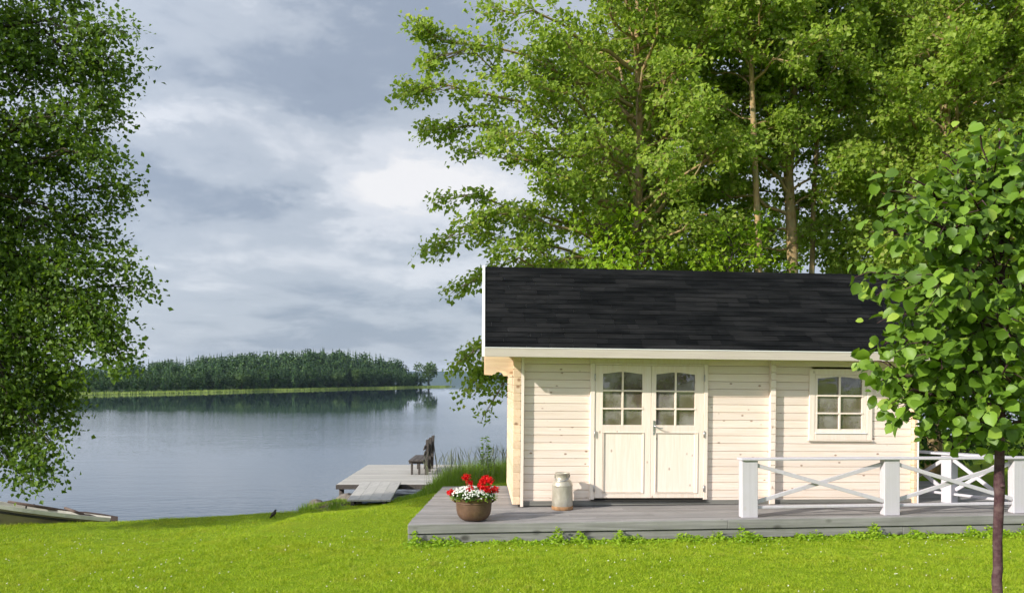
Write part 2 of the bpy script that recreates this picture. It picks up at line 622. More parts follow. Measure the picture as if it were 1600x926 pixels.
# ------------------------------------------------------------------ terrain
EDGE = np.array([(-400, -40, -0.2), (-60, 2, -0.2), (-25, 9.5, -0.15), (-12, 11.9, -0.15), (-7.9, 12.9, -0.15), (-6.3, 13.3, -0.16), (-4.1, 14.5, -0.22), (-3.75, 15.6, -0.34),
                 (-3.45, 17.3, -0.5), (-2.6, 17.9, -0.5), (-1.6, 19.6, -0.45), (0, 21.5, -0.45), (3, 25, -0.4), (7, 31, -0.4), (14, 36, -0.4), (60, 44, -0.4), (400, 90, -0.4)])
WATER_Z = -1.2


def edge(x):
    return np.interp(x, EDGE[:, 0], EDGE[:, 1]), np.interp(x, EDGE[:, 0], EDGE[:, 2])


def ground(x, y):
    x = np.asarray(x, float)
    y = np.asarray(y, float)
    ye, ze = edge(x)
    q = np.clip((y - (ye - 5.5)) / 5.5, 0, 1)
    z = ze * q * q * (3 - 2 * q)
    over = np.clip(y - ye, 0, None)
    z = z - 0.32 * over * over / (over + 0.25)
    dip = np.clip((y - 9.6) / 1.2, 0, 1) * np.clip((16.5 - y) / 1.5, 0, 1) * np.clip((x + 2.6) / 1.2, 0, 1)
    z = z - 0.05 * dip * dip * (3 - 2 * dip)
    z = z + 0.012 * np.sin(x * 0.9 + 1.3) * np.sin(y * 0.8) + 0.006 * np.sin(x * 2.9) * np.sin(y * 2.3 + 0.6)
    mound = -0.74 - 0.5 * ((x + 4.25) / 1.0) ** 2 - 0.5 * ((y - 19.4) / 2.0) ** 2     # stony spit left of the gangway
    z = np.maximum(z, mound + 0.03 * np.sin(x * 7) * np.sin(y * 6))
    return np.maximum(z, -3.2)


def grid_mesh(name, xs, ys, zf, mat, parent=None, smooth=True):
    X, Y = np.meshgrid(xs, ys)
    Z = zf(X, Y)
    v = np.stack([X, Y, Z], -1).reshape(-1, 3)
    nx, ny = len(xs), len(ys)
    idx = np.arange(nx * ny).reshape(ny, nx)
    f = np.stack([idx[:-1, :-1], idx[:-1, 1:], idx[1:, 1:], idx[1:, :-1]], -1).reshape(-1, 4)
    return link_mesh(name, v, f, np.full(len(f), 4), mat, parent, smooth)


def lawn_mat():
    m, t, out = newmat('lawn_ground')
    n1 = noise(t, ocoord(t), 90, 4, 0.7)
    n2 = noise(t, ocoord(t), 1.1, 5, 0.6)
    col = ramp(t, n1, [(0.3, (0.11, 0.17, 0.006)), (0.7, (0.28, 0.42, 0.012))]).outputs[0]
    col = mixrgb(t, ramp(t, n2, [(0.5, (0, 0, 0)), (0.75, (0.6, 0.6, 0.6))]).outputs[0], col, (0.25, 0.28, 0.02))
    c = N(t, 'ShaderNodeTexCoord')
    sp_ = N(t, 'ShaderNodeSeparateXYZ')
    L(t, c.outputs['Object'], sp_.inputs[0])
    mz = N(t, 'ShaderNodeMapRange')
    mz.inputs[1].default_value = -0.62
    mz.inputs[2].default_value = -0.78
    L(t, sp_.outputs[2], mz.inputs[0])
    col = mixrgb(t, mz.outputs[0], col, ramp(t, n1, [(0.3, (0.03, 0.024, 0.017)), (0.7, (0.11, 0.09, 0.06))]).outputs[0])
    p = principled(t, out, col, 0.9, 0.1)
    bump(t, p, n1, 0.8, 0.03)
    return m


M['lawn'] = lawn_mat()
xs = np.concatenate([np.linspace(-400, -30, 30), np.linspace(-28, 28, 225), np.linspace(30, 400, 30)])
ys = np.concatenate([np.linspace(-300, -10, 20), np.linspace(-8, 45, 213), np.linspace(48, 200, 25)])
tag(grid_mesh('lawn', xs, ys, ground, M['lawn']), kind='structure')


def water_mat():
    m, t, out = newmat('lake_water')
    p = principled(t, out, (0.045, 0.068, 0.10), 0.006, 0.5)
    p.inputs['IOR'].default_value = 1.9
    a = noise(t, ocoord(t, (0.35, 1.1, 1)), 0.9, 3, 0.55, 0.4)
    b = noise(t, ocoord(t, (1.0, 2.6, 1)), 2.6, 2, 0.5)
    pat = ramp(t, noise(t, ocoord(t, (0.02, 0.045, 1)), 1.0, 3, 0.5), [(0.35, (0.25, 0.25, 0.25)), (0.65, (1, 1, 1))]).outputs[0]
    h = math_node(t, 'MULTIPLY', math_node(t, 'ADD', a, math_node(t, 'MULTIPLY', b, 0.5)), pat)
    c = N(t, 'ShaderNodeTexCoord')
    sp_ = N(t, 'ShaderNodeSeparateXYZ')
    L(t, c.outputs['Object'], sp_.inputs[0])
    my = N(t, 'ShaderNodeMapRange')            # open water ruffles, the lee of the island lies calm
    my.interpolation_type = 'SMOOTHSTEP'
    my.inputs[1].default_value = 25
    my.inputs[2].default_value = 110
    my.inputs[3].default_value = 1.0
    my.inputs[4].default_value = 0.06
    L(t, sp_.outputs[1], my.inputs[0])
    h = math_node(t, 'MULTIPLY', h, my.outputs[0])
    bump(t, p, h, 0.22, 0.10)
    return m


M['water'] = water_mat()
S = 5000
b = B()
b.add([(-S, -S, WATER_Z), (S, -S, WATER_Z), (S, S, WATER_Z), (-S, S, WATER_Z)], [(0, 1, 2, 3)])
tag(b.build('lake', M['water']), kind='structure')

# ------------------------------------------------------------------ foliage tools


def unit(a):
    return a / np.maximum(np.linalg.norm(a, axis=-1, keepdims=True), 1e-9)


def frames(t, n):
    t = unit(t)
    s = unit(np.cross(n, t))
    return t, s, np.cross(t, s)


def leaf_arrays(c, t, n, ln, wd, fold=0.18):
    """folded four-point leaves"""
    t, s, n = frames(t, n)
    ln = np.asarray(ln)[:, None]
    wd = np.asarray(wd)[:, None]
    mid = c + t * ln * 0.42
    v = np.stack([c, mid + s * wd * 0.5 + n * wd * fold, c + t * ln, mid - s * wd * 0.5 + n * wd * fold], 1)
    k = len(c)
    base_ = (np.arange(k) * 4)[:, None]
    f = np.concatenate([base_ + np.array([[0, 2, 1]]), base_ + np.array([[0, 3, 2]])], 1).reshape(-1, 3)
    return v.reshape(-1, 3), f


def big_leaf_arrays(c, t, n, ln, wd, curl=0.25):
    """rounded eight-point leaves with midrib and drooping tip"""
    t, s, n = frames(t, n)
    ln = np.asarray(ln)[:, None]
    wd = np.asarray(wd)[:, None]

    def P(a, w):
        return c + t * ln * a + s * wd * w + n * (abs(w) * wd * 0.30 - curl * ln * a * a)
    v = np.stack([P(0, 0), P(.12, .30), P(.12, -.30), P(.38, .52), P(.38, 0), P(.38, -.52), P(.74, .42), P(.74, 0), P(.74, -.42), P(1.0, 0)], 1)
    k = len(c)
    o = (np.arange(k) * 10)[:, None]
    tri = [(0, 4, 1), (0, 2, 4), (1, 4, 3), (2, 5, 4), (3, 4, 7), (3, 7, 6), (4, 5, 8), (4, 8, 7), (6, 7, 9), (7, 8, 9)]
    f = np.concatenate([o + np.array([q]) for q in tri], 1).reshape(-1, 3)
    return v.reshape(-1, 3), f


def bent(p0, p1, sag, n=6, wob=0.05, rng=None):
    p0, p1 = np.array(p0, float), np.array(p1, float)
    ts = np.linspace(0, 1, n)
    ln = np.linalg.norm(p1 - p0)
    pts = p0 + (p1 - p0) * ts[:, None]
    pts[:, 2] += sag * ln * 4 * ts * (1 - ts)
    pts[1:-1] += rng.normal(0, wob * ln * 0.3, (n - 2, 3))
    return pts


def along(pts, t):
    n = len(pts) - 1
    x = min(max(t, 0), 0.9999) * n
    i = int(x)
    return pts[i] + (pts[i + 1] - pts[i]) * (x - i)


def grow(bt, limbs, rng, per=30, size=0.1, twig=0.45, spread=0.14, dens=4.5, droop=0.35, upb=0.6, shape=0.85, r0=0.05, flat=0.6):
    """limbs: (p0, p1, envelope radius, sag). Adds wood to bt, returns leaf arrays."""
    C, T, Nn, Ln = [], [], [], []
    for p0, p1, env, sag in limbs:
        pts = bent(p0, p1, sag, 7, 0.12, rng)
        ln = np.linalg.norm(np.array(p1) - np.array(p0))
        rr = r0 * min(1.0, ln / 3.0)
        bt.tube([tuple(p) for p in pts], list(np.linspace(rr, 0.007, 7)), 5, cap=False)
        ncl = max(3, int(ln * dens * (0.5 + env)))
        for i in range(ncl):
            u = rng.random() ** 0.75 * 0.82 + 0.18
            a = along(pts, u - 0.08)
            e = env * (1.1 - 0.75 * u) + 0.05
            off = rng.normal(0, 1, 3)
            off /= np.linalg.norm(off)
            off[2] *= flat
            cpt = along(pts, min(u + 0.06, 1)) + off * e * rng.random() ** 0.5
            d = cpt - a
            dl = np.linalg.norm(d)
            out = d / max(dl, 1e-6)
            end = cpt + out * twig * 0.5 + np.array([0, 0, -droop * twig * 0.5])
            bt.tube([tuple(a), tuple(cpt), tuple(end)], [0.008, 0.005, 0.003], 3, cap=False)
            k = max(4, int(per * rng.uniform(0.5, 1.35)))
            s = rng.random(k)
            base_ = cpt + (end - cpt) * (s[:, None] * 1.35 - 0.45)
            jit = np.clip(rng.normal(0, spread, (k, 3)), -1.5 * spread, 1.5 * spread)
            jit[:, 2] *= 0.75
            C.append(base_ + jit)
            T.append(out * 0.5 + rng.normal(0, 0.6, (k, 3)) + np.array([0, 0, -droop]))
            Nn.append(rng.normal(0, 0.6, (k, 3)) + np.array([-0.45, -0.38, upb]))
            Ln.append(size * rng.uniform(0.5, 1.22, k))
    return np.concatenate(C), np.concatenate(T), np.concatenate(Nn), np.concatenate(Ln)


def auto_limbs(trunk, rng, z0, z1, lmax, step=0.32, elev=(5, 35), env=0.55, prof=None, skip_front=False):
    """trunk: list of points; limbs leave it all round between heights z0 and z1"""
    tp = np.array(trunk)
    out = []
    z = z0
    az = rng.random() * 6.28
    while z < z1:
        f = (z - z0) / (z1 - z0)
        ln = lmax * (prof(f) if prof else (0.75 + 0.5 * f - 0.95 * f * f)) * rng.uniform(0.7, 1.15)
        p0 = np.array([np.interp(z, tp[:, 2], tp[:, i]) for i in range(2)] + [z])
        el = R(rng.uniform(*elev) + 25 * f)
        p1 = p0 + ln * np.array([math.cos(az) * math.cos(el), math.sin(az) * math.cos(el), math.sin(el)])
        if not (skip_front and math.sin(az) < -0.35 and rng.random() < 0.35):
            out.append((p0, p1, env, rng.uniform(0.0, 0.07)))
        az += 2.399 + rng.normal(0, 0.3)
        z += step * rng.uniform(0.7, 1.3)
    return out


def trunk_pts(base_, top, rng, n=9, wob=0.10):
    b0, t0 = np.array(base_, float), np.array(top, float)
    ts = np.linspace(0, 1, n)
    p = b0 + (t0 - b0) * ts[:, None]
    w = np.cumsum(rng.normal(0, wob, (n, 2)), 0) * ts[:, None]
    p[:, :2] += w
    return p


def tree(name, label, cat, base_, top, r, seed, auto=None, limbs=(), leaf='aspen_leaf', barkm='aspen_bark', group=None, size=0.1, per=30,
         wr=0.85, extra_stems=(), flare=1.25, **gk):
    rng = np.random.default_rng(seed)
    bz = float(ground(base_[0], base_[1])) - 0.05
    origin = np.array([base_[0], base_[1], bz])
    root = empty(name, tuple(origin), label=label, cat=cat, group=group)
    tp = trunk_pts((0, 0, 0), np.array(top) - origin, rng, 10)
    bt = B()
    rad = list(np.linspace(r, r * 0.22, 10))
    rad[0] *= flare
    bt.tube([tuple(p) for p in tp], rad, 12, cap=True)
    ll = [(np.array(a) - origin, np.array(c) - origin, e, s) for a, c, e, s in limbs]
    if auto:
        a = dict(auto)
        a['z0'] -= bz
        a['z1'] -= bz
        ll += auto_limbs([tuple(p) for p in tp], rng, **a)
    bl = B()
    C, T, Nn, Ln = grow(bl, ll, rng, per=per, size=size, **gk)
    v, f = leaf_arrays(C, T, Nn, Ln, Ln * wr)
    bt.build('trunk', M[barkm], root, smooth=True)
    bl.build('branches', M[barkm], root, smooth=True)
    link_mesh('crown', v, f, np.full(len(f), 3), M[leaf], root)
    return root, len(C)


def px(x, y, d):
    """a point d metres away in the direction of photo pixel x, y (used once, to read real positions off the photograph)"""
    return np.array([(x - 800) / 1300 * d, d, CAM_Z + (593 - y) / 1300 * d])


# ------------------------------------------------------------------ log cabin
YAW = R(4.5)
ux = np.array([math.cos(YAW), math.sin(YAW), -0.010])
ux /= np.linalg.norm(ux)
vx = np.array([-math.sin(YAW), math.cos(YAW), 0])
wx = np.cross(ux, vx)
mat_h = Matrix(((ux[0], vx[0], wx[0]), (ux[1], vx[1], wx[1]), (ux[2], vx[2], wx[2])))
cabin = empty('log_cabin', (0.162, 12.4, 0.221), mat_h.to_euler(),
              label='pale pine log cabin with black shingle roof and glazed double doors on the grey deck', cat='cabin')
B.skew = 0.04
WU, WD, CH = 6.02, 2.40, 0.1176      # wall width, depth, log height
DOOR = (0.996, 2.792, -1, 2.14)
WIN = (4.43, 5.33, 1.05, 2.05)


def course_profile(z0, z1, front, back):
    """log with bevelled edges; front / back are the two faces"""
    s = 1 if back > front else -1
    e, g = 0.006, 0.016
    return [(back, z0), (front + s * g, z0), (front, z0 + e), (front, z1 - e), (front + s * g, z1), (back, z1)]


def wall_u(bld, v0, v1, u0, u1, holes, top, w0=0.0024):
    k = 0
    while True:
        a, c = w0 + k * CH, w0 + (k + 1) * CH
        if a >= top:
            break
        spans = [(u0, u1)]
        for h0, h1, g0, g1 in holes:
            if c > g0 + 0.03 and a < g1 - 0.03:
                new = []
                for s0, s1 in spans:
                    if h0 > s0 and h1 < s1:
                        new += [(s0, h0), (h1, s1)]
                    else:
                        new.append((s0, s1))
                spans = new
        for s0, s1 in spans:
            bld.prism(course_profile(a, c, v0, v1), 0, s0, s1)
        k += 1


fw = B()
wall_u(fw, 0.0, 0.07, 0.002, WU, [(DOOR[0] + .03, DOOR[1] - .03, DOOR[2], DOOR[3] - .03), WIN], 2.5)
fw.build('front_wall', M['pine'], cabin)
rw = B()
wall_u(rw, WD, WD - 0.07, 0.0, WU, [], 2.5)
rw.build('rear_wall', M['pine'], cabin)
# side walls with log ends reaching past the front corner, gable logs above
for side in (0, 1):
    sb = B()
    k = 0
    o0, o1 = (-0.165, -0.047) if side == 0 else (WU + 0.003, WU + 0.06)
    while True:
        a = 0.0024 + 0.03 + k * CH
        c = a + CH
        slope = 2.30 + 0.42
        lo, hi = -0.085, WD + 0.085
        if a > 2.35:
            # gable: logs shorten under the roof pitch
            lo = max(lo, (a - 2.338) / 0.751 - 0.5 + 0.34)
            hi = WD - lo
        if hi - lo < 0.25:
            break
        e, g = 0.006, 0.016
        for (f0, f1) in ((lo, hi),):
            prof = [(o0 + g, a), (o0, a + e), (o0, c - e), (o0 + g, c), (o1 - g, c), (o1, c - e), (o1, a + e), (o1 - g, a)]
            sb.prism(prof, 1, f0, f1)
        k += 1
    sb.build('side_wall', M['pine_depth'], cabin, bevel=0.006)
cb = B()
cb.box(-0.045, 0.0, -0.084, 0.0, 0.0, 2.5)
cb.build('corner_board', M['pine_upright'], cabin, bevel=0.003)
cb = B()
cb.box(WU + 0.062, WU + 0.085, -0.088, 0.10, 0.0, 2.45)
cb.build('corner_board', M['barge'], cabin, bevel=0.003)
# partition log ends
pb = B()
k = 0
while k < 21:
    a = 0.03 + k * CH
    pb.prism(course_profile(a, a + CH, -0.085, -0.001), 0, 3.757, 3.832)
    k += 1
pb.build('partition_log_ends', M['pine_upright'], cabin)
# console logs that carry the roof overhang
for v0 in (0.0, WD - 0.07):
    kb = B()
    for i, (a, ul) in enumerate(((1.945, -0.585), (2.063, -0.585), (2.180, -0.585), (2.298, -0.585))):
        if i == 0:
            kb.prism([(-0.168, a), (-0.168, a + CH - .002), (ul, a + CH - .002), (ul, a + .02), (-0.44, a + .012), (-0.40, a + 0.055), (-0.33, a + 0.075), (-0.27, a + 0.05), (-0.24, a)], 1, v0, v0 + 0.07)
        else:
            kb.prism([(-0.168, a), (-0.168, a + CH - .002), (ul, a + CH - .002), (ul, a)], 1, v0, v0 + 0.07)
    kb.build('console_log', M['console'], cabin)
# sill beam, level on the deck
sb = B()
sb.add([(-0.02, -0.03, 0.0), (WU + .03, -0.03, 0.053), (WU + .03, 0.06, 0.053), (-0.02, 0.06, 0.0),
        (-0.02, -0.03, 0.076), (WU + .03, -0.03, 0.104), (WU + .03, 0.06, 0.104), (-0.02, 0.06, 0.076)],
       [(3, 2, 1, 0), (4, 5, 6, 7), (0, 1, 5, 4), (1, 2, 6, 5), (2, 3, 7, 6), (3, 0, 4, 7)])
sb.build('sill_beam', wood('sill_grey', 0, (0.22, 0.215, 0.195), (0.13, 0.128, 0.115), (0.05, 0.05, 0.04), 14, 0.8, 0.75, var=0.1, knot_scale=1.7, kthr=0.2), cabin, bevel=0.004)
ib = B()
ib.box(0.0, WU, 0.08, WD - 0.08, 0.03, 0.07)
ib.box(0.0, WU, WD - 0.10, WD - 0.08, 0.07, 2.4)
ib.box(0.0, 0.02, 0.08, WD - 0.10, 0.07, 2.4)
ib.box(WU - 0.02, WU, 0.08, WD - 0.10, 0.07, 2.4)
ib.build('interior_lining', M['interior'], cabin)

# roof: eave at v=-0.5 (top 2.338), ridge over the middle
EV, EW, RVm = -0.5, 2.338, WD / 2
RIDGE_W = 3.69
pit = (RIDGE_W - EW) / (RVm - EV)
U0, U1 = -0.59, WU + 0.62


def roof_w(v):
    return EW + (v - EV) * pit if v <= RVm else RIDGE_W - (v - RVm) * pit


roof = B()
th = 0.06
roof.prism([(EV, EW - 0.012), (RVm, RIDGE_W - 0.012), (WD - EV, EW - 0.012), (WD - EV, EW - 0.012 - th), (RVm, RIDGE_W - 0.012 - th * 1.25), (EV, EW - 0.012 - th)], 0, U0, U1)
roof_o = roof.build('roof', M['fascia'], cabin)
rng = np.random.default_rng(5)
for sgn, nm in ((1, 'front'), (-1, 'back')):
    sh = B()
    rows = 17
    slope_len = math.hypot(RVm - EV, RIDGE_W - EW)
    dv, dw = (RVm - EV) / slope_len, (RIDGE_W - EW) / slope_len
    nv, nw = -dw, dv
    rh = slope_len / rows
    for i in range(rows):
        s0 = i * rh - 0.012
        s1 = min((i + 1) * rh + 0.02, slope_len)
        u = U0 - rng.uniform(0, 0.3)
        while u < U1:
            wdt = rng.choice([0.17, 0.34, 0.34, 0.5, 0.67]) + rng.uniform(-0.01, 0.01)
            a0, a1 = max(u, U0 + 0.002), min(u + wdt - 0.003, U1 - 0.002)
            u += wdt
            if a1 - a0 < 0.02:
                continue
            tk = 0.010 + rng.uniform(-0.001, 0.003)

            def pt(a, s, h):
                v_ = EV + dv * s + nv * h
                w_ = EW + dw * s + nw * h
                return (a, v_, w_) if sgn == 1 else (a, WD - v_, w_)
            lo = -0.002 + rng.uniform(-0.003, 0.003)
            vs_ = [pt(a0, s0 + lo, 0), pt(a1, s0 + lo, 0), pt(a1, s1, -0.004), pt(a0, s1, -0.004),
                   pt(a0, s0 + lo, tk), pt(a1, s0 + lo, tk), pt(a1, s1, 0.002), pt(a0, s1, 0.002)]
            sh.add(vs_, [(3, 2, 1, 0), (4, 5, 6, 7), (0, 1, 5, 4), (1, 2, 6, 5), (2, 3, 7, 6), (3, 0, 4, 7)])
    sh.build('shingles', M['shingle'], roof_o)
rc = B()
rc.prism([(RVm - 0.13, RIDGE_W - 0.10), (RVm, RIDGE_W + 0.012), (RVm + 0.13, RIDGE_W - 0.10), (RVm + 0.13, RIDGE_W - 0.085), (RVm, RIDGE_W + 0.026), (RVm - 0.13, RIDGE_W - 0.085)], 0, U0 + .003, U1 - .003)
rc.build('ridge_cap', M['shingle'], roof_o)
for u0, u1 in ((U0 - 0.042, U0 - 0.002), (U1 + 0.002, U1 + 0.042)):
    bb = B()
    for s in (1, -1):
        q = [(EV - 0.005, EW + 0.02), (RVm, RIDGE_W + 0.045), (RVm, RIDGE_W - 0.155), (EV - 0.005, EW - 0.135)]
        if s == -1:
            q = [(WD - a, c) for a, c in q]
        bb.prism(q, 0, u0, u1)
    bb.build('barge_board', M['barge'], roof_o, bevel=0.003)
for v0, v1 in ((EV - 0.03, EV - 0.006), (WD - EV + 0.006, WD - EV + 0.03)):
    fb = B()
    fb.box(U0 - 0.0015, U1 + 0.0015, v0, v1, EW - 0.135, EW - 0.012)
    fb.build('fascia_board', M['fascia'], roof_o, bevel=0.003)
    fb = B()
    fb.box(U0 - 0.0015, U1 + 0.0015, v0 - 0.006, v1 + 0.006, EW - 0.010, EW + 0.001)
    fb.build('drip_edge', M['barge'], roof_o)

# double door
df = B()
FV = -0.05
df.box(0.996, 1.064, FV, 0.06, 0.10, 2.14)
df.box(2.732, 2.792, FV, 0.06, 0.10, 2.14)
df.box(1.066, 2.730, FV, 0.06, 2.112, 2.14)
df.box(0.985, 2.803, FV + 0.004, -0.001, 2.142, 2.24)
df.build('door_frame', M['pine_upright'], cabin, bevel=0.004)
tb = B()
tb.box(1.02, 2.76, -0.075, 0.05, 0.082, 0.10)
tb.build('threshold', M['dark'], cabin, bevel=0.003)


def arch(u0, u1, w_side, w_mid, n=14):
    """the bell-shaped head of the panes"""
    pts = []
    for i in range(n + 1):
        s = i / n
        pts.append((u0 + (u1 - u0) * s, w_side + (w_mid - w_side) * math.sin(math.pi * s) ** 1.5))
    return pts


def door(u0, u1, p0, p1, q0, q1, handed):
    w0, w1 = 0.122, 2.108
    vf, vb = -0.038, 0.008
    d = B()
    d.box(u0, p0, vf, vb, w0, w1)
    d.box(p1, u1, vf, vb, w0, w1)
    head = arch(p0, p1, 1.982, 2.012)
    d.prism(head + [(p1, w1), (p0, w1)], 1, vf, vb)
    d.box(p0, p1, vf, vb, 1.103, 1.217)
    d.box(p0, p1, vf, vb, w0, 0.20)
    dr = d.build('door', M['pine_upright'], cabin, bevel=0.003)
    pn = B()
    pn.box(q0 + .009, q1 - .009, vf + 0.009, vb - 0.006, 0.21, 1.093)
    for (a, c, e, f) in ((q0, q1, 1.097, 1.109), (q0, q1, 0.194, 0.206), (q0 - .003, q0 + .008, 0.207, 1.096), (q1 - .008, q1 + .003, 0.207, 1.096)):
        pn.box(a, c, vf - 0.010, vf + 0.012, e, f)
    pn.build('door_panel', M['pine_upright'], dr, bevel=0.002)
    gp = B()
    gp.prism(arch(p0 + .001, p1 - .001, 1.99, 2.02) + [(p1 - .001, 1.21), (p0 + .001, 1.21)], 1, -0.014, -0.008)
    gp.build('pane', M['glass'], dr)
    mu = B()
    um = (p0 + p1) / 2
    mu.box(um - .014, um + .014, vf - 0.004, -0.016, 1.205, 2.014)
    for w in (1.73, 1.461):
        mu.box(p0 - 0.022, um - .0145, vf - 0.007, -0.016, w - .012, w + .012)
        mu.box(um + .0145, p1 + 0.022, vf - 0.007, -0.016, w - .012, w + .012)
    mu.build('muntins', M['pine_upright'], dr, bevel=0.003)
    if handed:
        h = B()
        h.box(u0 + .025, u0 + .058, vf - 0.008, vf - 0.001, 1.068, 1.286)
        h.tube([(u0 + .042, vf - 0.005, 1.205), (u0 + .042, vf - 0.05, 1.205), (u0 + .055, vf - 0.06, 1.20), (u0 + .10, vf - 0.06, 1.178), (u0 + .165, vf - 0.058, 1.172)], 0.0095, 8)
        h.tube([(u0 + .042, vf - 0.008, 1.11), (u0 + .042, vf - 0.018, 1.11)], 0.011, 8)
        h.build('handle', M['steel'], dr, smooth=False, bevel=0.002)
    hu = u0 - 0.006 if not handed else u1 + 0.004
    for w in (1.085, 0.27, 1.93):
        hg = B()
        hg.tube([(hu, FV - 0.010, w - .05), (hu, FV - 0.010, w + .05)], 0.009, 8)
        hg.build('hinge', M['steel'], dr, smooth=True)
    return dr


door(1.068, 1.922, 1.186, 1.785, 1.195, 1.812, False)
door(1.926, 2.729, 1.998, 2.592, 1.990, 2.640, True)

# window
wnd = B()
wnd.box(4.38, 4.470, -0.028, -0.001, 1.006, 2.09)
wnd.box(5.293, 5.383, -0.028, -0.001, 1.006, 2.09)
wnd.box(4.472, 5.291, -0.030, -0.001, 2.005, 2.092)
wnd.box(4.365, 5.40, -0.038, -0.001, 0.985, 1.004)
wnd.box(4.472, 5.291, -0.030, -0.001, 1.006, 1.10)
win = wnd.build('window', M['pine_upright'], cabin, bevel=0.004)
fr = B()
fr.box(4.474, 4.513, -0.022, 0.03, 1.125, 2.003)
fr.box(5.218, 5.289, -0.022, 0.03, 1.125, 2.003)
fr.box(4.474, 5.289, -0.020, 0.03, 1.104, 1.172) if False else fr.box(4.515, 5.216, -0.022, 0.03, 1.125, 1.172)
fr.prism(arch(4.515, 5.216, 1.945, 1.972) + [(5.216, 2.003), (4.515, 2.003)], 1, -0.022, 0.03)
fr.build('window_frame', M['pine_upright'], win, bevel=0.003)
sl = B()
sl.box(4.474, 5.289, -0.045, 0.03, 1.102, 1.123)
sl.build('sill', M['barge'], win, bevel=0.003)
gp = B()
gp.prism(arch(4.512, 5.219, 1.95, 1.98) + [(5.219, 1.168), (4.512, 1.168)], 1, 0.002, 0.008)
gp.build('pane', M['glass'], win)
mu = B()
mu.box(4.847, 4.877, -0.027, 0.000, 1.160, 1.975)
for w in (1.682, 1.412):
    mu.box(4.495, 4.8465, -0.030, 0.000, w - .013, w + .013)
    mu.box(4.8775, 5.24, -0.030, 0.000, w - .013, w + .013)
mu.build('muntins', M['pine_upright'], win, bevel=0.003)

B.skew = 0.0

# ------------------------------------------------------------------ deck
DYAW = R(5.2)
DECK_Z = 0.2105
deck = empty('deck', (-1.363, 10.87, 0), (0, 0, DYAW), label='weathered grey plank deck under the cabin, edged with two rows of boards', cat='deck')
DU1, DVB = 9.6, 3.85


def deck_left(v):
    return 0.0 + v * 0.128


db = B()
bw = 0.122
v = 0.036
k = 0
rng = np.random.default_rng(8)
while v < DVB:
    v1 = min(v + bw - 0.007, DVB)
    cuts = [deck_left(v)] + sorted([rng.uniform(2.2, 4.2), rng.uniform(5.6, 7.6)]) + [DU1]
    for a, c in zip(cuts[:-1], cuts[1:]):
        z1 = DECK_Z + rng.uniform(-0.002, 0.001)
        jit = rng.uniform(-0.008, 0.008) if a == cuts[0] else 0
        db.box(a + jit + 0.0015, c - 0.0015, v, v1, DECK_Z - 0.03, z1)
    v += bw
    k += 1
db.build('deck_boards', M['grey_deck'], deck, bevel=0.003)
fz = ((DECK_Z - 0.124, DECK_Z - 0.003, 0.0), (DECK_Z - 0.250, DECK_Z - 0.136, 0.024))
for z0, z1, off in fz:
    f = B()
    cuts = [0.0, 4.3 if off == 0 else 2.9, 8.7 if off == 0 else 6.8, DU1]
    for a, c in zip(cuts[:-1], cuts[1:]):
        f.box(a + 0.0015, c - 0.0015, off, 0.034 if off == 0 else off + 0.03, z0, z1)
    f.build('fascia_board', M['grey_fascia'], deck, bevel=0.005)
f = B()
for z0, z1, off in fz:
    f.prism([(0.0 + off, 0.0365), (0.03 + off, 0.0365), (deck_left(DVB) + 0.03 + off, DVB), (deck_left(DVB) + off, DVB)], 2, z0 - 0.002, z1 - 0.034 if off == 0 else z1)
f.build('side_board', M['grey_fascia'], deck)
f = B()
for u in (0.5, 2.2, 3.9, 5.6, 7.3, 9.0):
    f.box(u, u + 0.09, 0.05, DVB - 0.02, -0.3, DECK_Z - 0.034)
f.build('joists', M['dark'], deck)

# railing along the front of the deck


def rail_post(name, p, w, d, h, parent, yaw):
    o = B()
    c, s = math.cos(yaw), math.sin(yaw)
    vs_ = []
    for z in (0, h):
        for a, e in ((-w / 2, -d / 2), (w / 2, -d / 2), (w / 2, d / 2), (-w / 2, d / 2)):
            vs_.append((p[0] + a * c - e * s, p[1] + a * s + e * c, p[2] + z))
    o.add(vs_, [(3, 2, 1, 0), (4, 5, 6, 7), (0, 1, 5, 4), (1, 2, 6, 5), (2, 3, 7, 6), (3, 0, 4, 7)])
    return o.build(name, M['white_paint'], parent, bevel=0.006)


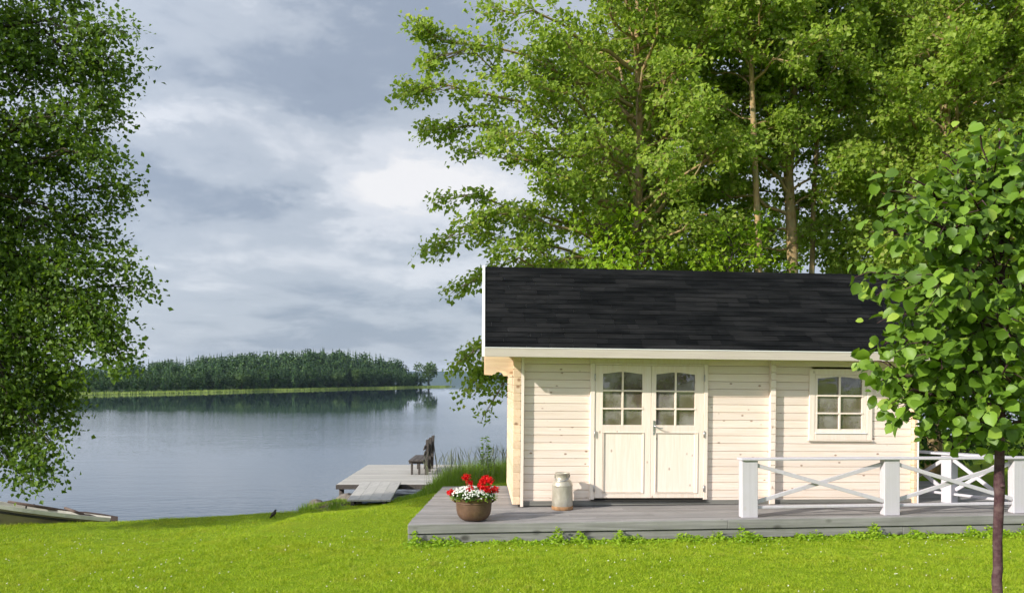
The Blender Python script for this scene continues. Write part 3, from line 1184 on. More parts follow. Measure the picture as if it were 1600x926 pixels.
def railing(name, label, posts, heights, pw, pd, ends):
    root = empty(name, (posts[0][0], posts[0][1], DECK_Z), label=label, cat='railing', group='white railings on the deck')
    o = np.array([posts[0][0], posts[0][1]])
    P = [np.array([p[0] - o[0], p[1] - o[1]]) for p in posts]
    dirv = unit(P[-1] - P[0])
    yaw = math.atan2(dirv[1], dirv[0])
    nrm = np.array([dirv[1], -dirv[0]])
    for i, (p, h) in enumerate(zip(P, heights)):
        if ends[i]:
            rail_post('post', (p[0], p[1], 0.0), pw, pd, h, root, yaw)
    a, c = P[0] - dirv * 0.13, P[-1] + dirv * 0.13
    tr = B()
    tr.bar((a[0], a[1], heights[0] + 0.016), (c[0], c[1], heights[-1] + 0.016), pd + 0.06, 0.030)
    tr.build('top_rail', M['white_paint'], root, bevel=0.006)
    for i in range(len(P) - 1):
        h0, h1 = heights[i], heights[i + 1]
        q0, q1 = P[i] + dirv * pw * 0.5, P[i + 1] - dirv * pw * 0.5
        if not ends[i + 1]:
            q1 = P[i + 1]
        br = B()
        br.bar((q0[0], q0[1], 0.135), (q1[0], q1[1], 0.135), 0.05, 0.038)
        br.build('bottom_rail', M['white_paint'], root, bevel=0.005)
        f0 = nrm * 0.028
        for s in (1, -1):
            za, zb = (h0 - 0.07, 0.20) if s == 1 else (0.20, h1 - 0.07)
            xb = B()
            e0, e1 = q0 + f0 * s, q1 + f0 * s
            xb.bar((e0[0], e0[1], za), (e1[0], e1[1], zb), 0.032, 0.055)
            xb.build('cross_brace', M['white_paint'], root, bevel=0.004)
    return root


dyx = np.array([math.cos(DYAW), math.sin(DYAW)])
railing('deck_railing', 'long white railing with X braces along the front edge of the deck',
        [(3.255, 11.46), (5.295, 11.66), (7.21, 11.85)], [0.785, 0.775, 0.765], 0.225, 0.13, [True, True, True])
railing('deck_railing', 'short white railing running back beside the right end of the cabin, behind the front railing',
        [(7.20, 12.12), (6.745, 12.83), (6.33, 13.48)], [0.745, 0.735, 0.725], 0.16, 0.19, [False, True, False])

# ------------------------------------------------------------------ planter, flowers, milk can
PX, PY = -0.515, 11.22
pot = empty('planter', (PX, PY, DECK_Z), label='round rusty brown cauldron planter at the left front of the deck', cat='planter')


def rust_mat():
    m, t, out = newmat('rusty_iron')
    n = noise(t, ocoord(t), 6, 6, 0.7)
    st = noise(t, ocoord(t, (9, 9, 0.8)), 1.0, 4, 0.6)
    col = ramp(t, n, [(0.25, (0.075, 0.042, 0.026)), (0.5, (0.125, 0.07, 0.042)), (0.75, (0.19, 0.115, 0.07))]).outputs[0]
    col = mixrgb(t, ramp(t, st, [(0.55, (0, 0, 0)), (0.8, (0.5, 0.5, 0.5))]).outputs[0], col, (0.24, 0.17, 0.12))
    p = principled(t, out, col, 0.55, 0.35)
    bump(t, p, n, 0.25, 0.006)
    return m


M['rust'] = rust_mat()
pb = B()
prof = [(0.0, 0.0), (0.10, 0.0), (0.155, 0.012), (0.195, 0.04), (0.222, 0.085), (0.235, 0.14), (0.241, 0.22), (0.244, 0.285),
        (0.258, 0.297), (0.262, 0.312), (0.258, 0.325), (0.242, 0.328), (0.232, 0.318), (0.228, 0.27), (0.0, 0.27)]
pb.lathe(prof, 40)
pb.build('bowl', M['rust'], pot, smooth=True)
rb = B()
rb.lathe([(0.244, 0.235), (0.2485, 0.240), (0.2485, 0.248), (0.244, 0.253)], 40)
rb.build('rim_band', M['rust'], pot, smooth=True)
so = B()
so.lathe([(0.0, 0.300), (0.12, 0.296), (0.2305, 0.280)], 24)
so.build('soil', M['soil'], pot, smooth=True)
for s in (-1, 1):
    hb = B()
    hb.tube([(s * 0.245, -0.05, 0.25), (s * 0.285, -0.04, 0.275), (s * 0.29, 0.0, 0.28), (s * 0.285, 0.04, 0.275), (s * 0.245, 0.05, 0.25)], 0.010, 6)
    hb.build('handle', M['rust'], pot, smooth=True)

rng = np.random.default_rng(3)
ger = empty('geranium', (PX, PY, DECK_Z + 0.27), label='bright red geranium rising from the brown cauldron planter', cat='flower')
heads = [(-0.105, -0.02, 0.575, .062), (-0.06, 0.03, 0.49, .05), (-0.045, -0.09, 0.425, .05), (-0.30, -0.05, 0.375, .06), (0.12, -0.02, 0.50, .062), (0.155, 0.05, 0.555, .055),
         (0.225, 0.0, 0.525, .06), (0.14, -0.12, 0.43, .06), (0.21, -0.10, 0.42, .058), (0.29, -0.05, 0.41, .06), (0.09, -0.05, 0.45, .045)]
stb = B()
for hx, hy, hz, hr in heads:
    z = hz - 0.27
    stb.tube([(hx * 0.25, hy * 0.25, 0.01), (hx * 0.7, hy * 0.7, z * 0.55), (hx, hy, z)], [0.005, 0.004, 0.003], 5)
    hr *= 0.88
    k = 90
    d = unit(rng.normal(0, 1, (k, 3)))
    d[:, 2] = d[:, 2] * 0.8 + 0.1
    c = np.array([hx, hy, z]) + d * hr * rng.uniform(0.45, 1.0, (k, 1))
    v_, f_ = leaf_arrays(c, rng.normal(0, 1, (k, 3)) + d * 0.4, d + rng.normal(0, 0.35, (k, 3)), rng.uniform(0.024, 0.036, k), rng.uniform(0.022, 0.03, k), 0.12)
    link_mesh('flower_head', v_, f_, np.full(len(f_), 3), M['red_petal'], ger)
stb.build('stems', M['pot_leaf'], ger, smooth=True)
k = 260
a = rng.uniform(0, 6.28, k)
r_ = np.sqrt(rng.random(k)) * 0.27
c = np.stack([np.cos(a) * r_, np.sin(a) * r_, 0.04 + rng.random(k) * 0.14 * (1.2 - r_ / 0.3)], -1)
v_, f_ = big_leaf_arrays(c, np.stack([np.cos(a), np.sin(a), rng.normal(0, .3, k)], -1), np.stack([np.cos(a) * .3, np.sin(a) * .3 - .2, np.full(k, .8)], -1) + rng.normal(0, .3, (k, 3)),
                          rng.uniform(.04, .07, k), rng.uniform(.045, .07, k), 0.2)
link_mesh('leaves', v_, f_, np.full(len(f_), 3), M['pot_leaf'], ger)

wf = empty('bidens', (PX, PY, DECK_Z + 0.27), label='cloud of small white flowers spilling over the rim of the brown cauldron planter', cat='flower')
k = 430
a = rng.uniform(0, 6.28, k)
rr = rng.random(k) ** 0.6 * 0.30
zc = 0.03 + 0.135 * np.sqrt(np.clip(1 - (rr / 0.315) ** 2, 0, 1)) + rng.normal(0, 0.014, k)
c = np.stack([np.cos(a) * rr * 1.08 - 0.015, np.sin(a) * rr, zc], -1)
Vs, Fs, off = [], [], 0
for j in range(5):
    an = 2 * math.pi * j / 5
    nrm = unit(np.stack([np.cos(a) * rr * 3, np.sin(a) * rr * 3 - .35, np.full(k, 0.6)], -1) + rng.normal(0, .25, (k, 3)))
    t0 = unit(np.cross(nrm, np.tile([0.3, 0.1, 1.0], (k, 1))))
    s0 = np.cross(nrm, t0)
    tt = t0 * math.cos(an) + s0 * math.sin(an)
    v_, f_ = leaf_arrays(c, tt, nrm, np.full(k, 0.0135) * rng.uniform(.8, 1.25, k), np.full(k, 0.011), 0.05)
    Vs.append(v_)
    Fs.append(f_ + off)
    off += len(v_)
link_mesh('blossoms', np.concatenate(Vs), np.concatenate(Fs), np.full(len(np.concatenate(Fs)), 3), M['white_petal'], wf)
k = 900
a = rng.uniform(0, 6.28, k)
rr = rng.random(k) ** 0.6 * 0.30
zc = 0.01 + rng.random(k) * 0.13 * np.sqrt(np.clip(1 - (rr / 0.315) ** 2, 0, 1))
c = np.stack([np.cos(a) * rr * 1.06, np.sin(a) * rr, zc], -1)
v_, f_ = leaf_arrays(c, np.stack([np.cos(a), np.sin(a), np.zeros(k)], -1) + rng.normal(0, .6, (k, 3)), rng.normal(0, .5, (k, 3)) + np.array([0, -.3, .7]), rng.uniform(.018, .035, k), rng.uniform(.008, .014, k))
link_mesh('leaves', v_, f_, np.full(len(f_), 3), M['weed'], wf)


def churn_mat():
    m, t, out = newmat('old_aluminium')
    n = noise(t, ocoord(t, (1, 1, 0.6)), 5, 6, 0.65)
    col = ramp(t, n, [(0.3, (0.34, 0.30, 0.23)), (0.55, (0.55, 0.51, 0.43)), (0.75, (0.66, 0.63, 0.57))]).outputs[0]
    c = N(t, 'ShaderNodeTexCoord')
    sp = N(t, 'ShaderNodeSeparateXYZ')
    L(t, c.outputs['Object'], sp.inputs[0])
    p = principled(t, out, col, 0.42, 0.4, 0.45)
    bump(t, p, n, 0.12, 0.01)
    return m


M['churn'] = churn_mat()
M['rust_light'] = plain('rusty_base', (0.30, 0.17, 0.085), 0.8, 0.15, 0, 14, 0.35, 0.3)
# stands on the deck in front of the wall, 0.2 m clear of it
CX_, CY_ = 0.735, 12.165
can = empty('milk_can', (CX_, CY_, DECK_Z), label='old dented aluminium milk can with rusty base by the cabin wall', cat='milk can')
cb = B()
cb.lathe([(0.148, 0.052), (0.152, 0.06), (0.151, 0.18), (0.149, 0.33), (0.151, 0.345), (0.154, 0.352), (0.150, 0.36), (0.146, 0.385), (0.132, 0.41), (0.110, 0.430),
          (0.098, 0.445), (0.097, 0.50), (0.104, 0.515), (0.112, 0.524), (0.114, 0.531), (0.108, 0.534), (0.096, 0.530), (0.092, 0.50), (0.09, 0.40), (0.0, 0.39)], 40,
         wob=lambda a, z: 0.006 * math.sin(3 * a + z * 9))
cb.build('body', M['churn'], can, smooth=True)
bs = B()
bs.lathe([(0.0, 0.0), (0.153, 0.0), (0.157, 0.006), (0.157, 0.046), (0.150, 0.053)], 40)
bs.build('base_ring', M['rust_light'], can, smooth=True)
hb = B()
pts = []
for i in range(13):
    an = math.pi * i / 12
    pts.append((0.112 * math.cos(an), -0.118 * math.sin(an) - 0.004, 0.495 - 0.055 * math.sin(an) - 0.03 * (1 - math.cos(an)) / 2))
hb.tube(pts, 0.0055, 6)
hb.build('handle', M['steel'], can, smooth=True)
for s in (-1, 1):
    e = B()
    e.box(s * 0.108 - 0.008, s * 0.108 + 0.008, -0.02, 0.02, 0.455, 0.505)
    e.build('handle_lug', M['churn'], can, bevel=0.003)

# ------------------------------------------------------------------ jetty, gangway, bench
JX, JY, JZ = -4.80, 22.7, -0.75
jet = empty('jetty', (JX, JY, 0), (0, 0, R(0.5)), label='grey wooden jetty standing in the lake beyond the lawn', cat='jetty')
JW, JD = 3.55, 5.2
jb = B()
rng = np.random.default_rng(4)
y = 0.0
while y < JD - 0.05:
    jb.box(0.0 + rng.uniform(-.01, .01), JW, y, y + 0.135, JZ - 0.035, JZ + rng.uniform(-.003, .003))
    y += 0.142
jb.build('deck_boards', M['jetty_wood'], jet, bevel=0.003)
fb = B()
fb.box(0.0, JW, -0.045, -0.004, JZ - 0.13, JZ - 0.006)
fb.box(0.0, 0.045, 0.0, JD, JZ - 0.13, JZ - 0.037)
fb.box(JW - 0.045, JW, 0.0, JD, JZ - 0.20, JZ - 0.037)
fb.build('edge_beam', M['bench_wood'], jet, bevel=0.004)
for u in (0.12, JW - 0.15):
    for y in (0.15, 2.6, JD - 0.2):
        q = B()
        q.tube([(u, y, -3.3), (u, y, JZ - 0.037)], 0.07, 10)
        q.build('pile', M['bench_wood'], jet, smooth=True)

gang = empty('gangway', (0, 0, 0), label='grey plank gangway sloping from the lawn down onto the jetty', cat='gangway')
gb = B()
A0, A1 = np.array([-3.42, 17.25, -0.42]), np.array([-2.52, 17.25, -0.42])
C0, C1 = np.array([-4.10, 22.66, -0.71]), np.array([-3.02, 22.66, -0.71])
npl = 4
for i in range(npl):
    s0, s1 = i / npl + 0.0015, (i + 1) / npl - 0.0015
    q = [A0 + (A1 - A0) * s0, A0 + (A1 - A0) * s1, C0 + (C1 - C0) * s1, C0 + (C1 - C0) * s0]
    up = np.array([0, 0, 0.035])
    gb.add([tuple(p) for p in q] + [tuple(p + up) for p in q], [(3, 2, 1, 0), (4, 5, 6, 7), (0, 1, 5, 4), (1, 2, 6, 5), (2, 3, 7, 6), (3, 0, 4, 7)])
gb.build('planks', wood('gangway_boards', 1, (0.44, 0.42, 0.39), (0.33, 0.315, 0.295), (0.16, 0.15, 0.14), 16, 0.4, 0.75, var=0.2), gang, bevel=0.003)
gb = B()
for s in (0.12, 0.85):
    p, q = A0 + (A1 - A0) * s, C0 + (C1 - C0) * s
    gb.bar(tuple(p - np.array([0, 0, .055])), tuple(q - np.array([0, 0, .055])), 0.07, 0.10)
gb.build('bearers', M['bench_wood'], gang)

BX, BY = -2.62, 25.0
bench = empty('bench', (BX, BY, JZ), label='dark weathered plank bench with tall back posts on the right of the jetty', cat='bench')
q = B()
for i in range(3):
    q.box(-0.48 + i * 0.155, -0.48 + i * 0.155 + 0.145, -0.1, 1.75, 0.40, 0.44)
q.build('seat', M['bench_wood'], bench, bevel=0.004)
q = B()
for z0 in (0.56, 0.74):
    q.add([(-0.045, -0.1, z0), (-0.01, -0.1, z0), (0.035, -0.1, z0 + .15), (0.0, -0.1, z0 + .15), (-0.045, 1.75, z0), (-0.01, 1.75, z0), (0.035, 1.75, z0 + .15), (0.0, 1.75, z0 + .15)],
          [(0, 1, 2, 3), (7, 6, 5, 4), (0, 4, 5, 1), (1, 5, 6, 2), (2, 6, 7, 3), (3, 7, 4, 0)])
q.build('backrest', M['bench_wood'], bench, bevel=0.003)
for y in (0.0, 1.6):
    for x in (-0.42, -0.20):
        q = B()
        q.box(x, x + 0.06, y, y + 0.07, 0, 0.398)
        q.build('leg', M['bench_wood'], bench, bevel=0.003)
    q = B()
    q.box(-0.48, -0.02, y + 0.003, y + 0.067, 0.33, 0.399)
    q.build('seat_bearer', M['bench_wood'], bench, bevel=0.003)
for y in (-0.07, 0.8, 1.68):
    q = B()
    q.prism([(0.00, 0.0), (0.09, 0.0), (0.13, 1.08), (0.04, 1.05)], 1, y, y + 0.09)
    q.build('back_post', M['bench_wood'], bench, bevel=0.004)
pole = B()
pole.tube([(0, 0, 0), (-0.13, 0.05, 1.0)], 0.013, 8)
o = pole.build('pole', M['bench_wood'])
o.location = (BX + 0.38, BY + 0.05, JZ)
tag(o, 'thin dark pole leaning behind the jetty bench', 'pole')

# ------------------------------------------------------------------ rowing boat with oars
boat = empty('rowing_boat', (-8.72, 13.2, -0.42), (R(-6.5), R(10.5), R(24)), label='tan clinker rowing boat with a pale gunwale hauled up on the left bank', cat='boat')
BL = 3.05
st_, se_ = 22, 7


def hull_pt(s, t, off=0.0):
    """s: 0 bow (left) to 1 stern; t: 0 keel to 1 gunwale"""
    half = 0.66 * math.sin(math.pi * min(0.16 + 0.72 * s, 1)) ** 0.8
    sheer = 0.50 + 0.16 * (1 - s) ** 2 * 1.2 + 0.03 * s
    x = -1.0 + BL * s
    keel = 0.22 * (1 - s) ** 3 + 0.10 * s ** 3
    return x, half * (t ** 0.55) * (1 + off), keel + (sheer - keel) * t ** 1.25


for nm, side in (('hull', 0),):
    hb = B()
    for sg in (-1, 1):
        for k in range(se_):
            t0, t1 = k / se_, (k + 1) / se_
            vs_, fs = [], []
            for i in range(st_ + 1):
                s = i / st_
                x, yy, z = hull_pt(s, t0, 0.0)
                vs_.append((x, sg * (yy + 0.016), z))
                x, yy, z = hull_pt(s, t1, 0.0)
                vs_.append((x, sg * (yy + 0.002), z + 0.004))
                x, yy, z = hull_pt(s, t1, 0.0)
                vs_.append((x, sg * max(yy - 0.014, 0), z + 0.002))
                x, yy, z = hull_pt(s, t0, 0.0)
                vs_.append((x, sg * max(yy - 0.004, 0), z))
            for i in range(st_):
                for e in range(4):
                    fs.append((i * 4 + e, i * 4 + (e + 1) % 4, (i + 1) * 4 + (e + 1) % 4, (i + 1) * 4 + e))
            hb.add(vs_, fs)
    tr_ = [hull_pt(1.0, t) for t in np.linspace(0, 1, 8)]
    poly = [(-y, z) for x, y, z in tr_[::-1]] + [(y, z) for x, y, z in tr_[1:]]
    hb.prism(poly, 0, tr_[0][0] - 0.03, tr_[0][0])
    hb.build('hull', plain('boat_strakes', (0.27, 0.225, 0.15), 0.6, 0.25, 0, 5, 0.18), boat)
def sweep(pts, w, h):
    o = B()
    vs_, fs = [], []
    for x, y, z in pts:
        vs_ += [(x, y - w / 2, z - h / 2), (x, y + w / 2, z - h / 2), (x, y + w / 2, z + h / 2), (x, y - w / 2, z + h / 2)]
    for i in range(len(pts) - 1):
        for e in range(4):
            fs.append((i * 4 + e, i * 4 + (e + 1) % 4, i * 4 + 4 + (e + 1) % 4, i * 4 + 4 + e))
    k = 4 * (len(pts) - 1)
    fs += [(3, 2, 1, 0), (k, k + 1, k + 2, k + 3)]
    return o.add(vs_, fs)


M['gunwale'] = plain('pale_gunwale', (0.62, 0.60, 0.55), 0.6, 0.25, 0, 6, 0.15)
for sg in (-1, 1):
    pts = [hull_pt(i / st_, 1) for i in range(st_ + 1)]
    sweep([(x, sg * (y + 0.004), z + 0.018) for x, y, z in pts], 0.075, 0.06).build('gunwale', M['gunwale'], boat)
    pts = [hull_pt(i / st_, 0.90) for i in range(st_ + 1)]
    sweep([(x, sg * (y + 0.022), z) for x, y, z in pts], 0.025, 0.035).build('rubbing_strake', M['dark'], boat)
tb = B()
for s in (0.3, 0.55, 0.82):
    x, yy, z = hull_pt(s, 0.8)
    tb.box(x - 0.11, x + 0.11, -yy + 0.03, yy - 0.03, z - 0.02, z + 0.01)
tb.build('thwart', M['jetty_wood'], boat, bevel=0.004)
x, yy, z = hull_pt(0.6, 1)
for sg in (-1, 1):
    B().tube([(x, sg * yy, z + 0.01), (x, sg * yy, z + 0.09)], 0.014, 6).build('rowlock', M['dark'], boat, smooth=True)


def oar(label, p, q, blade):
    p, q = Vector(p), Vector(q)
    root = empty('oar', tuple(p), label=label, cat='oar', group='oars on the rowing boat')
    d = q - p
    s = B()
    s.tube([(0, 0, 0), tuple(d * 0.25), tuple(d * 0.62)], [0.020, 0.026, 0.026], 8)
    s.build('shaft', M['oar_wood'], root, smooth=True)
    bl = B()
    u = d.normalized()
    sd_ = u.cross(Vector((0, 0, 1))).normalized()
    nrm = Vector((0.0, -0.55, 0.83))
    sd_ = u.cross(nrm).normalized()
    nn = sd_.cross(u)
    ring = [(0.60, 0.026), (0.70, blade * 0.8), (0.86, blade), (1.0, blade * 0.92)]
    vs_ = []
    for f, w in ring:
        for a in (-1, 1):
            for h in (-1, 1):
                vs_.append(tuple(d * f + sd_ * w * a + nn * 0.011 * h))
    fs = []
    for i in range(3):
        b0, b1 = i * 4, (i + 1) * 4
        fs += [(b0, b0 + 2, b1 + 2, b1), (b0 + 1, b1 + 1, b1 + 3, b0 + 3), (b0, b1, b1 + 1, b0 + 1), (b0 + 2, b0 + 3, b1 + 3, b1 + 2)]
    fs += [(0, 1, 3, 2), (12, 14, 15, 13)]
    bl.add(vs_, fs)
    bl.build('blade', M['oar_wood'], root, bevel=0.004)
    return root


oar('long dark wooden oar lying along the far gunwale of the rowing boat', px(12, 783, 13.9), px(184, 811, 14.8), 0.08)
oar('short-looking dark oar crossing the boat stern at a steeper angle', px(101, 792.5, 14.0), px(152, 812, 13.9), 0.06)

# bird on the edge of the lawn
bx, by = -3.98, 14.0
bird = empty('bird', (bx, by, float(ground(bx, by))), label='small dark bird standing on the lawn edge by the water', cat='bird')
q = B()
q.tube([(-0.125, 0, 0.062), (-0.07, 0, 0.075), (-0.03, 0, 0.092), (0.01, 0, 0.108), (0.045, 0, 0.122), (0.065, 0, 0.142), (0.082, 0, 0.156), (0.098, 0, 0.156), (0.106, 0, 0.153), (0.125, 0, 0.149)],
       [0.006, 0.014, 0.030, 0.040, 0.036, 0.025, 0.023, 0.016, 0.006, 0.001], 10)
for s in (-1, 1):
    q.tube([(0.012, s * 0.014, 0.085), (0.0, s * 0.015, 0.045), (0.006, s * 0.015, 0.0)], [0.007, 0.004, 0.004], 5)
bo = q.build('body', plain('bird_plumage', (0.035, 0.03, 0.028), 0.7, 0.2, 0, 40, 0.4), bird, smooth=True)
bird.rotation_euler = (0, R(-28), R(20))
bird.scale = (0.78, 0.78, 0.78)

# rocks in the gap beside the gangway
rng = np.random.default_rng(9)
rock_spots = [(-3.95, 18.6, 0.26, 'brown rounded rock at the foot of the bank left of the gangway'), (-4.10, 20.9, 0.36, 'dark low rock just under the front edge of the jetty'),
              (-4.75, 20.2, 0.22, 'small grey rock at the waterline by the jetty corner')]
for x, y, r, lab in rock_spots:
    q = B()
    vs_, fs = [], []
    ns, nr = 12, 7
    for i in range(nr):
        ph = math.pi * i / (nr - 1)
        for k in range(ns):
            a = 2 * math.pi * k / ns
            f = 1 + 0.18 * math.sin(2 * a + r * 40 + ph) + 0.12 * math.sin(5 * a + ph * 3)
            vs_.append((r * f * math.sin(ph) * math.cos(a), r * 0.85 * f * math.sin(ph) * math.sin(a), r * 0.62 * math.cos(ph) * (1 + 0.1 * math.sin(3 * a))))
    for i in range(nr - 1):
        for k in range(ns):
            fs.append((i * ns + k, (i + 1) * ns + k, (i + 1) * ns + (k + 1) % ns, i * ns + (k + 1) % ns))
    q.add(vs_, fs)
    o = q.build('rock', M['rock'], smooth=True)
    o.location = (x, y, max(float(ground(x, y)), WATER_Z - 0.1) + r * 0.15)
    tag(o, lab, 'rock', 'rocks at the waterline')

# ------------------------------------------------------------------ island, far hills, forest
I0, I1 = np.array([-125.0, 60.0]), np.array([-31.5, 394.0])
IDIR = unit(I1 - I0)
INRM = np.array([-IDIR[1], IDIR[0]])          # away from the viewer
ILEN = float(np.linalg.norm(I1 - I0))


def treeline(xp):
    return np.interp(xp, [-300, 60, 110, 230, 330, 420, 500, 560, 610, 640, 660, 680, 692], [585, 578, 571, 562, 552, 547, 543, 545, 555, 563, 566, 575, 592])


ss = np.linspace(-4, ILEN + 6, 60)
ww = np.concatenate([np.linspace(-4, 8, 9), np.linspace(12, 110, 12)])
v, f = [], []
for w in ww:
    for s in ss:
        endf = np.clip((ILEN + 2 - s) / 26, 0, 1)
        zz = WATER_Z + np.clip(w / 10, -0.4, 0.5) * (1 if s < ILEN else -1) + 2.2 * np.clip((w - 8) / 60, 0, 1) * endf
        wob = 1.6 * math.sin(s * 0.11) + 1.0 * math.sin(s * 0.031 + 1)
        p = I0 + IDIR * s + INRM * (w + wob)
        v.append((p[0], p[1], zz))
for i in range(len(ww) - 1):
    for k in range(len(ss) - 1):
        a = i * len(ss) + k
        f.append((a, a + 1, a + 1 + len(ss), a + len(ss)))
tag(link_mesh('island', v, f, np.full(len(f), 4), plain('island_ground', (0.05, 0.08, 0.025), 0.9, 0.1, 0, 0.5, 0.3), smooth=True), kind='structure')


def spruce_proto(rng):
    """unit height tree: ragged tiers of drooping branches"""
    V, F = [], []
    n = 0
    tiers = 11
    for i in range(tiers):
        f = i / (tiers - 1)
        z = 0.10 + 0.84 * f
        rad = 0.19 * (1 - f) ** 0.85 + 0.012
        k = 8 if f < 0.7 else 5
        a0 = rng.random() * 6
        for j in range(k):
            a = a0 + 6.283 * j / k + rng.normal(0, 0.12)
            rr = rad * rng.uniform(0.75, 1.2)
            hw = 0.42
            d0, d1 = 0.012, rr * 0.35 + rng.uniform(0, 0.02)
            V += [(0, 0, z + 0.055), (rr * math.cos(a - hw), rr * math.sin(a - hw), z - d1 * .6), (rr * 1.15 * math.cos(a), rr * 1.15 * math.sin(a), z - d1), (rr * math.cos(a + hw), rr * math.sin(a + hw), z - d1 * .6)]
            F += [(n, n + 1, n + 2), (n, n + 2, n + 3)]
            n += 4
    V += [(-0.01, 0, 0.9), (0.01, 0, 0.9), (0, 0, 1.03)]
    F += [(n, n + 1, n + 2)]
    return np.array(V), np.array(F)


def broad_proto(rng, k=430):
    """unit height leafy tree: clumps of leaf faces round several lobes"""
    lobes = np.array([(rng.normal(0, .12), rng.normal(0, .12), rng.uniform(.35, .85), rng.uniform(.12, .2)) for _ in range(9)])
    idx = rng.integers(0, 9, k)
    d = unit(rng.normal(0, 1, (k, 3)))
    c = lobes[idx, :3] + d * lobes[idx, 3:4] * rng.uniform(.6, 1.0, (k, 1))
    c[:, 2] = np.clip(c[:, 2], 0.08, 1.0)
    v_, f_ = leaf_arrays(c - 0.03, rng.normal(0, 1, (k, 3)), d + rng.normal(0, .4, (k, 3)) + np.array([0, 0, .3]), rng.uniform(.05, .085, k), rng.uniform(.04, .07, k))
    return v_, f_


rng = np.random.default_rng(21)
sp = [spruce_proto(rng) for _ in range(4)]
bp = [broad_proto(rng) for _ in range(4)]
V, F, off = [], [], 0
for row, (w0, w1, nrow, fr) in enumerate(((5, 10, 230, 0.6), (10, 18, 270, 0.75), (18, 30, 270, 0.9), (30, 46, 250, 1.0), (46, 70, 230, 1.0))):
    for i in range(nrow):
        s = (i + rng.random()) / nrow * (ILEN - 8) + 3
        w = rng.uniform(w0, w1)
        if s > ILEN - 26 and w > 12 + (ILEN - s):
            continue
        p = I0 + IDIR * s + INRM * w
        zg = WATER_Z + 0.5 + 2.2 * np.clip((w - 8) / 60, 0, 1) * np.clip((ILEN + 2 - s) / 26, 0, 1)
        xp = 800 + 1300 * p[0] / p[1]
        lim = CAM_Z + (593 - treeline(xp)) / 1300 * p[1] - zg
        h = lim * fr * rng.uniform(0.72, 1.03)
        if fr >= 0.9:
            h = lim * rng.uniform(0.82, 1.03)
        if h < 1.5:
            continue
        broad = rng.random() < (0.55 if row == 0 else 0.28)
        pv, pf = (bp if broad else sp)[rng.integers(0, 4)]
        a = rng.random() * 6.28
        wf_ = h * rng.uniform(0.85, 1.25) * (1.05 if broad else 0.85)
        ca, sa = math.cos(a), math.sin(a)
        q = np.stack([(pv[:, 0] * ca - pv[:, 1] * sa) * wf_ + p[0], (pv[:, 0] * sa + pv[:, 1] * ca) * wf_ + p[1], pv[:, 2] * h + zg], -1)
        V.append(q)
        F.append(pf + off)
        off += len(q)
F = np.concatenate(F)
tag(link_mesh('forest', np.concatenate(V), F, np.full(len(F), 3), M['forest_leaf']), 'dark spruce and birch wood covering the island across the lake', 'forest', kind='stuff')

# reeds in the shallows
k = 9000
s = rng.random(k) * (ILEN + 2)
w = rng.uniform(-3.0, 4.5, k)
wob = 1.6 * np.sin(s * 0.11) + 1.0 * np.sin(s * 0.031 + 1)
p = I0 + IDIR * s[:, None] + INRM * (w + wob)[:, None]
c = np.concatenate([p, np.full((k, 1), WATER_Z - 0.03)], 1)
v_, f_ = leaf_arrays(c, np.concatenate([rng.normal(0, .12, (k, 2)), np.ones((k, 1))], 1), np.concatenate([rng.normal(0, 1, (k, 2)) + np.array([0, -1.5]), np.zeros((k, 1))], 1), rng.uniform(.45, .85, k), rng.uniform(.12, .3, k))
tag(link_mesh('reeds', v_, f_, np.full(len(f_), 3), M['reed']), 'pale green belt of reeds along the island waterline', 'reeds', kind='stuff')

# trees one can tell apart on the island shore
for s_off, w, h, wd, lab in ((ILEN - 14, 3.0, 11.5, 1.25, 'round leafy tree standing at the right tip of the island'),
                             (None, 2.5, 5.2, 1.2, 'pale bushy tree by the reeds at the middle of the island'),
                             (None, 2.5, 6.0, 1.15, 'pale rounded birch by the reeds toward the right of the island'),
                             (None, 2.5, 7.5, 1.0, 'tall pale birch by the reeds just right of the rounded birch')):
    if s_off is None:
        xt = {5.2: 378, 6.0: 528, 7.5: 556}[h]
        gs = np.linspace(0, ILEN, 2000)
        pp = I0 + IDIR * gs[:, None] + INRM * w
        s_off = gs[np.argmin(abs(800 + 1300 * pp[:, 0] / pp[:, 1] - xt))]
    p = I0 + IDIR * s_off + INRM * w
    root = empty('shore_tree', (p[0], p[1], WATER_Z + 0.25), label=lab, cat='tree', group='trees on the island shore')
    pv, pf = broad_proto(rng, 900)
    link_mesh('crown', pv * np.array([h * wd, h * wd, h]), pf, np.full(len(pf), 3), M['shore_leaf'], root)
    q = B()
    q.tube([(0, 0, -0.2), (0, 0, h * 0.7)], [0.16, 0.05], 6)
    q.build('trunk', M['dark_bark'], root, smooth=True)

hx = np.linspace(-3000, 3800, 300)
hy = np.array([4300, 4380, 4480, 4600, 4760])


def hill_z(X, Y):
    top = 50 + 6 * np.sin(X * 0.0021 + 1) + 3 * np.sin(X * 0.0065) + 2 * np.sin(X * 0.045) * np.sin(X * 0.026) + 1.5 * np.sin(X * 0.16)
    pf_ = np.interp(Y, hy, [-0.08, 0.42, 0.85, 1.0, -0.08])
    return WATER_Z + top * pf_


tag(grid_mesh('hills', hx, hy, hill_z, plain('far_forest', (0.022, 0.042, 0.022), 0.95, 0.05, 0, 0.02, 0.3), smooth=False), kind='structure')

